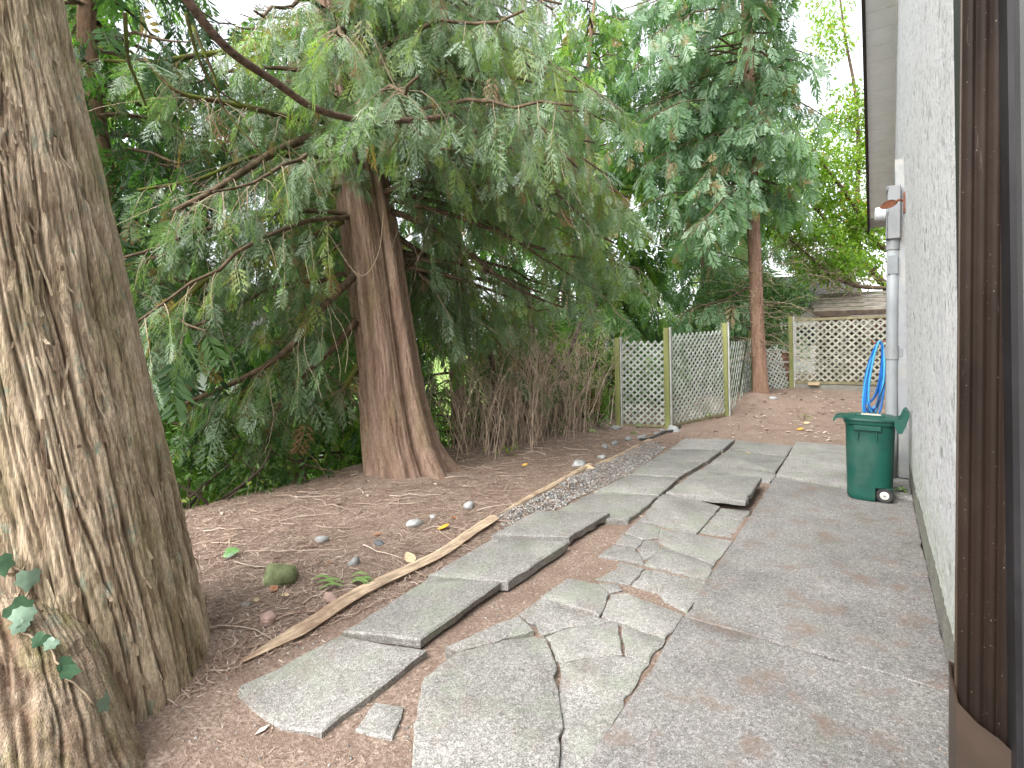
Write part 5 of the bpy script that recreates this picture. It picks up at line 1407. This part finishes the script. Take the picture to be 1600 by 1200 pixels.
# front lip of the lid hangs over and down on the passage side
mb = MB()
W_ = .17; pr = [(-.225, .862), (-.285, .858), (-.318, .840), (-.325, .80), (-.313, .795), (-.300, .825), (-.275, .838), (-.225, .838)]
V = [(BX + x, BY + s * W_, z) for s in (-1, 1) for x, z in pr]; n = len(pr)
mb.add(np.array(V), [np.arange(n)[None], (np.arange(n) + n)[::-1][None], np.array([(k, k + n, (k + 1) % n + n, (k + 1) % n) for k in range(n)])])
mb.build('lip', M['bin_green'], lid)
mb = MB(); mb.bbox((BX, BY - .06, .8775), (.26, .20, .012), .004); mb.build('lid_boss', M['bin_green'], lid)
mb = MB(); mb.box((BX + .01, BY - .09, .8852), (.17, .13, .0025)); mb.build('sticker', M['bin_sticker'], lid)
# handle arms rising behind the hinge
hd = MB()
for s in (-1, 1):
    pr = [(.205, .80), (.205, .845), (.262, .862), (.290, .935), (.305, .952), (.325, .945), (.328, .90), (.30, .80), (.27, .72), (.235, .72)]
    V = [(BX + x, BY + s * .19 + w, z) for w in (-.016, .016) for x, z in pr]; n = len(pr)
    hd.add(np.array(V), [np.arange(n)[None], (np.arange(n) + n)[::-1][None], np.array([(k, k + n, (k + 1) % n + n, (k + 1) % n) for k in range(n)])])
hd.tube([(BX + .312, BY - .19, .935), (BX + .312, BY + .19, .935)], .016, 10)
hd.build('handle', M['bin_green'], bin_)
ax_ = MB(); ax_.tube([(BX + .13, BY - .20, .075), (BX + .13, BY + .20, .075)], .011, 8); ax_.build('axle', M['utility_dark'], bin_)
for s in (-1, 1):
    wh = MB(); wh.lathe([(.03, -.018), (.066, -.02), (.075, -.013), (.075, .013), (.066, .02), (.03, .018)], (BX + .13, BY + s * .165, .075), (0, 1, 0), 18); w_ = wh.build('wheel', M['rubber'], bin_)
    hb = MB(); hb.lathe([(.010, -.024), (.036, -.023), (.042, -.018), (.042, .018), (.036, .023), (.010, .024)], (BX + .13, BY + s * .165, .075), (0, 1, 0), 14); hb.build('hub', M['wheel_white'], w_)

# ---------------------------------------------------------------- hose on the wall beyond the conduit
hs = empty('garden_hose', (-.04, 8.75, .8), 'coiled bright blue garden hose hanging beside the pale conduit', 'hose')
hz = 1.66
for k in range(9):
    ph = rng.uniform(-.03, .03); wdt = .062 + .022 * rng.random() + .008 * (k % 4); ln = .40 + .09 * rng.random() + (.08 if k in (2, 6) else 0)
    t = np.linspace(0, 2 * np.pi, 40)
    ox = -.02 - .02 * k + ph
    z = hz - ln * (1 - np.cos(t)) 
    x = .0 + .4 * ox * (1 - np.cos(t)) / 2 + wdt * np.sin(t) * (1 - .25 * np.cos(t)) - .03 * (1 - np.cos(t)) 
    y = 8.75 + .018 * k - .07 + .06 * np.sin(t + k)
    mb = MB(); mb.tube(np.stack([x, y, z], -1), .0125, 8, False); mb.build('coil', M['hose'] if k % 3 else M['hose_pale'], hs, smooth=True)
mb = MB(); mb.tube([(wx(1.7), 8.75, hz + .02), (.05, 8.75, hz + .0), (-.07, 8.75, hz - .03), (-.10, 8.75, hz + .02)], .014, 8); mb.build('hanger', M['rust'], hs)
rod = MB(); rod.tube([(-.19, 8.2, .42), (-.10, 8.3, .62), (-.02, 8.4, .86), (.06, 8.5, 1.12)], .007, 6)
rod.tube([(-.19, 8.2, .42), (-.215, 8.17, .2), (-.22, 8.16, .02)], .007, 6)
tag(rod.build('cable', M['black'], loc=(-.1, 8.3, .02)), 'thin black cable slanting down behind the green bin lid', 'cable')

# ---------------------------------------------------------------- stones
def stone(name, p, w, mat, label, group, flat=.6, sink=.3, seed=0):
    r = np.random.default_rng(seed + 100); n1, n2 = 16, 10
    V = [(0, 0, 1)]
    for i in range(1, n2):
        ph = math.pi * i / n2
        for j in range(n1): th = 2 * math.pi * j / n1; V.append((math.sin(ph) * math.cos(th), math.sin(ph) * math.sin(th), math.cos(ph)))
    V.append((0, 0, -1)); V = np.array(V)
    q = r.normal(0, 1, (5, 3)); q /= np.linalg.norm(q, axis=1)[:, None]
    f = 1 + .13 * np.sin(V @ q[0] * 3 + 1) + .12 * np.sin(V @ q[1] * 4) + .06 * np.sin(V @ q[2] * 8)
    for cc in r.normal(0, 1, (4, 3)): f = np.minimum(f, .80 / np.maximum(.25, V @ (cc / np.linalg.norm(cc))))
    f = np.minimum(f, .92 / np.maximum(.3, np.abs(V @ q[3])))          # one or two flat faces
    f = np.minimum(f, .95 / np.maximum(.3, V @ q[4]))
    V = V * f[:, None] * np.array((.5 * w, .5 * w * r.uniform(.65, .95), .5 * w * flat))
    a = r.uniform(0, 6.28); c, s = math.cos(a), math.sin(a); V = V @ np.array([(c, s, 0), (-s, c, 0), (0, 0, 1)])
    F3 = [(0, 1 + j, 1 + (j + 1) % n1) for j in range(n1)] + [(len(V) - 1, 1 + (n2 - 2) * n1 + (j + 1) % n1, 1 + (n2 - 2) * n1 + j) for j in range(n1)]
    F4 = [(1 + i * n1 + j, 1 + (i + 1) * n1 + j, 1 + (i + 1) * n1 + (j + 1) % n1, 1 + i * n1 + (j + 1) % n1) for i in range(n2 - 2) for j in range(n1)]
    z = gz(p[0], p[1])[0]
    c0 = np.array((p[0], p[1], z + w * flat * (.5 - sink)))
    o = put(name, V + c0, [np.array(F3), np.array(F4)], mat, loc=tuple(c0), smooth=True)
    return tag(o, label, 'stone', group)
STL = {
 's_moss': ('stone_moss', 'large mossy green boulder half sunk in needles'), 's_red': ('stone_red', 'flat pinkish stone below the mossy boulder'),
 's_tan': ('stone_red', 'tan stone by the green sprig and the long log'), 's_g1': ('stone_grey', 'grey stone alone on the needles below the fluted trunk'),
 's_w1': ('stone_white', 'larger of two whitish stones beside the orange leaf'), 's_w2': ('stone_white', 'small whitish stone between two larger pale stones'),
 's_w3': ('stone_white', 'pale stone nearest the start of the gravel log'), 's_p1': ('stone_grey', 'pale stone at the end of a fallen stick'),
 's_w4': ('stone_white', 'white stone at the far end of the gravel log'), 's_w5': ('stone_white', 'flat pale stone beside the gravel log'),
 's_f1': ('stone_grey', 'mossy grey stone at the foot of the first fence post'), 's_f2': ('stone_moss', 'rounded greenish stone under the first lattice panel'),
 's_f3': ('stone_moss', 'small greenish stone in front of the first lattice panel'), 's_f4': ('stone_white', 'long pale stone at the foot of the second fence post'),
 's_f5': ('stone_moss', 'greenish stone at the lattice end of the hedge'), 's_x': ('stone_white', 'small white stone beside the slim cedar trunk'),
 's_b1': ('stone_dark', 'small dark stone left of the whitish pair'), 's_y': ('stone_grey', 'small grey stone between leaning trunk and pinkish stone')}
for q, (k, (m_, lab)) in enumerate(STL.items()):
    x, y, z, w = PTS['stones'][k]
    stone('stone', (x, y), w * 1.05, M[m_], lab, 'stones lying along the needle bank', .55, .42, q)
# row of small stones and a black pipe between gravel and fence
pp = PTS['misc']
ROW = ['first', 'second', 'third', 'middle', 'third last', 'second last', 'last']
for q in range(7):
    t = q / 6; x = pp['pipe1'][0] * (1 - t) + pp['pipe2'][0] * t + rng.normal(0, .08); y = (pp['pipe1'][1] - .9) * (1 - t) + (pp['pipe2'][1] - .5) * t
    stone('stone', (x - .12, y), rng.uniform(.08, .16), M['stone_grey'], ROW[q] + ' small grey stone of the row from the gravel to the lattice fence', 'row of small grey stones', .6, .25, 40 + q)
P = np.array([(pp['pipe1'][0] * (1 - t) + pp['pipe2'][0] * t + .03 * math.sin(9 * t), pp['pipe1'][1] * (1 - t) + pp['pipe2'][1] * t, 0) for t in np.linspace(0, 1, 9)]); P[:, 2] = gz(P[:, 0], P[:, 1]) + .02
mb = MB(); mb.tube(P, .024, 8); tag(mb.build('drain_pipe', M['black'], loc=tuple(P[4])), 'black plastic pipe lying in front of the lattice fence', 'pipe')

# ---------------------------------------------------------------- leaves on the ground
def flat_leaf(p, s, mat, a, name='fallen_leaf', parent=None, tilt=.25, z=None):
    t = np.linspace(0, 1, 7); w = .30 * np.sin(np.pi * t ** .8) ** .9
    V = []
    for x, h in zip(t, w): V += [(x, h, .10 * h + .12 * (x - .5) ** 2), (x, 0, .0 + .10 * (x - .5) ** 2), (x, -h, .14 * h + .12 * (x - .5) ** 2)]
    V = (np.array(V) - (.5, 0, 0)) * s
    F = np.array([(3 * k + c, 3 * k + c + 1, 3 * k + c + 4, 3 * k + c + 3) for k in range(6) for c in (0, 1)])
    Mx = Matrix.Rotation(a, 3, 'Z') @ Matrix.Rotation(rng.normal(0, tilt), 3, 'X') @ Matrix.Rotation(rng.normal(0, tilt), 3, 'Y')
    V = V @ np.array(Mx).T
    zz_ = gz(p[0], p[1])[0] if z is None else z
    c0 = np.array((p[0], p[1], zz_ + .012 + s * .06))
    return put(name, V + c0, F, mat, parent, loc=tuple(c0))
LFL = {'a': ('leaf_yellow', 'orange yellow leaf near the gravel log', .13), 'b': ('leaf_brown', 'brown leaf above the orange yellow leaf', .08), 'c': ('leaf_brown', 'brown leaf beside the small dark stone', .07),
 'd': ('leaf_brown', 'small rust coloured leaf by the fallen stick', .05), 'e': ('leaf_brown', 'curled brown leaf under the mossy boulder', .09), 'f': ('leaf_brown', 'orange brown leaf by the tan stone', .05),
 'g': ('leaf_tan', 'tan leaf lying on the grey gravel', .15), 'h': ('leaf_yellow', 'yellow leaf lying on a far right slab', .08), 'i': ('leaf_yellow', 'yellow leaf on the needles beyond the flat stone', .09),
 'j': ('leaf_yellow', 'yellow leaf on the soil below the second lattice panel', .12), 'k': ('leaf_yellow', 'yellow leaf on the soil left of the bin lid', .13), 'l': ('leaf_yellow', 'yellow leaf below the hanging hose', .12),
 'm': ('leaf_tan', 'pale tan leaf left of the tan stone', .06), 'n': ('leaf_tan', 'tan leaf above the pinkish stone', .06), 'o': ('leaf_tan', 'long tan chip beside the long log', .14), 'p': ('leaf_tan', 'tan leaf beside the small white stone', .12), 'q': ('leaf_tan', 'tan leaf on the soil in front of the gate', .14)}
for k, (m_, lab, s) in LFL.items():
    p = PTS['leaves'][k]; tag(flat_leaf(p, s, M[m_], rng.uniform(0, 6.28), z=.03 if k == 'h' else None), lab, 'leaf', 'fallen leaves')
# loose leaf scraps
mb = MB()
for _ in range(420):
    x = rng.uniform(-5, .2); y = .5 + 14.5 * rng.random()
    if _ % 2: x = rng.uniform(-2.4, .1); y = rng.uniform(9.3, 15.6)
    if not keep_off(np.array([x]), np.array([y]))[0]: continue
    s = rng.uniform(.015, .05) * (1.5 if y > 9 else 1); a = rng.uniform(0, 6.28); c_, s_ = math.cos(a) * s, math.sin(a) * s
    z = gz(x, y)[0] + .008; h = rng.uniform(0, s * .5)
    mb.add([(x - c_, y - s_, z), (x + s_ * .4, y - c_ * .4, z + h), (x + c_, y + s_, z + .004), (x - s_ * .4, y + c_ * .4, z + h * .6)], np.array([(0, 1, 2, 3)]), rng.uniform(.45, 1))
tag(mb.build('leaf_litter', M['litter'], attr='tint'), kind='stuff')
# a fresh green cedar frond and an ivy leaf dropped on the needles
sp = empty('fallen_frond', pp['sprig'], 'fresh light green frond dropped beside the long split log', 'frond')
b0 = np.array(pp['sprig']); b0[2] = gz(b0[0], b0[1])[0] + .02
for q in range(9):
    a = .4 + rng.normal(0, .35) + (3.14 if q % 3 == 0 else 0); o0 = b0 + (rng.normal(-.10, .05), rng.normal(0, .05), 0)
    L = rng.uniform(.09, .17); d = np.array((math.cos(a), math.sin(a), .05)); s_ = np.array((-d[1], d[0], 0))
    V = []
    for t in np.linspace(0, 1, 7):
        w = .017 * math.sin(math.pi * (t * .9 + .05)); c = o0 + d * L * t + (0, 0, .03 * math.sin(3.1 * t)); V += [c + s_ * w, c + (0, 0, .004), c - s_ * w]
    put('leaflet', np.array(V), np.array([(3 * k + c, 3 * k + c + 1, 3 * k + c + 4, 3 * k + c + 3) for k in range(6) for c in (0, 1)]), M['frond_green'], sp)

def ivy_leaf(p, s, nrm, updir, mat, parent):
    n_ = Vector(nrm).normalized(); y_ = (Vector(updir) - n_ * Vector(updir).dot(n_)).normalized(); x_ = y_.cross(n_)
    out = [(0, -.30), (.26, -.40), (.46, -.22), (.40, .02), (.47, .22), (.22, .36), (0, .66), (-.22, .36), (-.47, .22), (-.40, .02), (-.46, -.22), (-.26, -.40)]
    V = [tuple(Vector(p) + n_ * .012 * s / .1)] + [tuple(Vector(p) + x_ * u * s + y_ * v * s - n_ * (.25 * abs(u) * s - .01)) for u, v in out]
    F = np.array([(0, 1 + k, 1 + (k + 1) % 12) for k in range(12)])
    return put('leaf', np.array(V), F, mat, parent)
iv = empty('ivy', (-2.72, .18, .5), 'trailing ivy stem with pale veined leaves on the root of the huge trunk', 'ivy')
IV = [((-2.80, .55, .75), .085, 'ivy_leaf'), ((-2.728, .60, .665), .085, 'ivy_pale'), ((-2.715, .61, .615), .095, 'ivy_leaf'), ((-2.70, .60, .565), .085, 'ivy_pale'), ((-2.68, .585, .53), .06, 'ivy_pale'), ((-2.60, .64, .49), .06, 'ivy_leaf'), ((-2.575, .655, .47), .05, 'ivy_pale'), ((-2.50, .67, .415), .06, 'ivy_leaf'), ((-2.485, .68, .38), .065, 'ivy_leaf'), ((-2.395, .76, .27), .07, 'ivy_pale')]
bpy.context.view_layer.update()
from mathutils.bvhtree import BVHTree
tv = []; tp = []
for o in COL.objects:
    if o.type == 'MESH' and o.parent == big and o.name.split('.')[0] in ('trunk', 'root'):
        n0 = len(tv); w0 = WL[o]
        co = np.empty(len(o.data.vertices) * 3, np.float32); o.data.vertices.foreach_get('co', co)
        tv += [tuple(c) for c in (co.reshape(-1, 3) + np.array(tuple(w0)))]
        vi = np.empty(len(o.data.polygons) * 4, np.int32); o.data.polygons.foreach_get('vertices', vi); tp += [tuple(int(q) + n0 for q in f) for f in vi.reshape(-1, 4)]
bark_tree = BVHTree.FromPolygons(tv, tp)
st = []
for q, (p, s, m_) in enumerate(IV):
    c, n_, _, _ = bark_tree.find_nearest(Vector(p))
    out = (n_ + Vector((.9, -.5, .3))).normalized()
    st.append(tuple(c + out * .008))
    if q == 7 or q == 9: pass
    ivy_leaf(tuple(c + out * .028), s, (out + Vector(rng.normal(0, .25, 3))), Vector((rng.normal(0, .5), rng.normal(0, .5), -.8)), M[m_], iv)
dense = smooth_path(st, 6)
dense = [tuple(bark_tree.find_nearest(Vector(p))[0] + Vector((.9, -.5, .3)).normalized() * .010) for p in dense]
mb = MB(); mb.tube(np.array(dense), .0045, 5); mb.build('stem', M['twig'], iv, smooth=True)
# ivy leaf dropped on the needles
il = empty('fallen_leaf', pp['ivyl'], 'green ivy leaf lying alone on the needles between the two trunks', 'leaf', 'fallen leaves')
p0 = np.array(pp['ivyl']); p0[2] = gz(p0[0], p0[1])[0] + .035
ivy_leaf(p0, .11, (.3, -.4, 1), (.6, .5, .1), M['leaf_green'], il)
ivy_leaf(p0 + (.05, -.03, -.01), .06, (-.1, -.4, 1), (.6, -.5, .1), M['ivy_pale'], il)
# weed at the foot of the wall, beside the bin
x, y = .205, 7.05
wd = empty('weed', (x, y, 0), 'small bright green weed sprouting at the wall foot beside the bin', 'weed')
for q in range(7):
    a = q * .9; L = rng.uniform(.06, .11); o0 = np.array((x, y, .04 + .05 * rng.random())); d = np.array((math.cos(a) * .8, math.sin(a) * .8, .45)); s_ = np.array((-math.sin(a), math.cos(a), 0)); V = []
    for t in np.linspace(0, 1, 5):
        w = .024 * math.sin(math.pi * (t * .9 + .05)); c = o0 + d * L * t + (0, 0, -.06 * t * t); V += [c + s_ * w, c + (0, 0, -.004), c - s_ * w]
    put('leaf', np.array(V), np.array([(3 * k + c, 3 * k + c + 1, 3 * k + c + 4, 3 * k + c + 3) for k in range(4) for c in (0, 1)]), M['frond_green'], wd)
mb = MB(); mb.tube([(x, y, -.01), (x - .01, y, .05), (x, y, .10)], .004, 5); mb.build('stem', M['frond_green'], wd)
# tufts of small green plants near the fence and hedge
def tuft(x, y, n, s, label, mat):
    z = float(gz(x, y)[0]); t = empty('small_plant', (x, y, z), label, 'plant')
    m = n * 4; P = np.array((x, y, z)) + rng.normal(0, 1, (m, 3)) * (s * .5, s * .5, s * .22) + (0, 0, s * .4)
    D = unit(rng.normal(0, 1, (m, 3)) + (0, 0, .4)); Y = unit(np.cross((0, 0, 1.) + rng.normal(0, .3, (m, 3)), D)); Z = np.cross(D, Y)
    V, F = instance(LEAF[0], LEAF[1], P, D, Y, Z, s * .32 * rng.uniform(.6, 1.2, m))
    tag(put('leaves', V, F, M[mat], t, attrs={'tint': np.repeat(np.clip(rng.normal(.5, .2, m), 0, 1), len(LEAF[0]))}), kind='stuff')
    mb = MB()
    for _ in range(n): mb.tube([(x + rng.normal(0, s * .15), y + rng.normal(0, s * .15), z - .02), (x + rng.normal(0, s * .3), y + rng.normal(0, s * .3), z + s * .6)], .004, 4, False)
    tag(mb.build('stems', M['twig_dark'], t), kind='stuff')
tuft(-4.35, 9.1, 12, .34, 'low green plant in front of the first fence post', 'shrub_leaf')
tuft(-4.75, 7.9, 10, .28, 'low green plant at the foot of the densest bare shrub', 'shrub_leaf')
tuft(-2.95, 11.2, 8, .22, 'yellow green seedling under the second lattice panel', 'broad_leaf')
tuft(-4.3, 6.1, 6, .20, 'yellow green seedling behind the root of the fluted cedar', 'broad_leaf')
tuft(-1.2, 11.6, 5, .16, 'single seedling in the middle of the bare soil', 'broad_leaf')
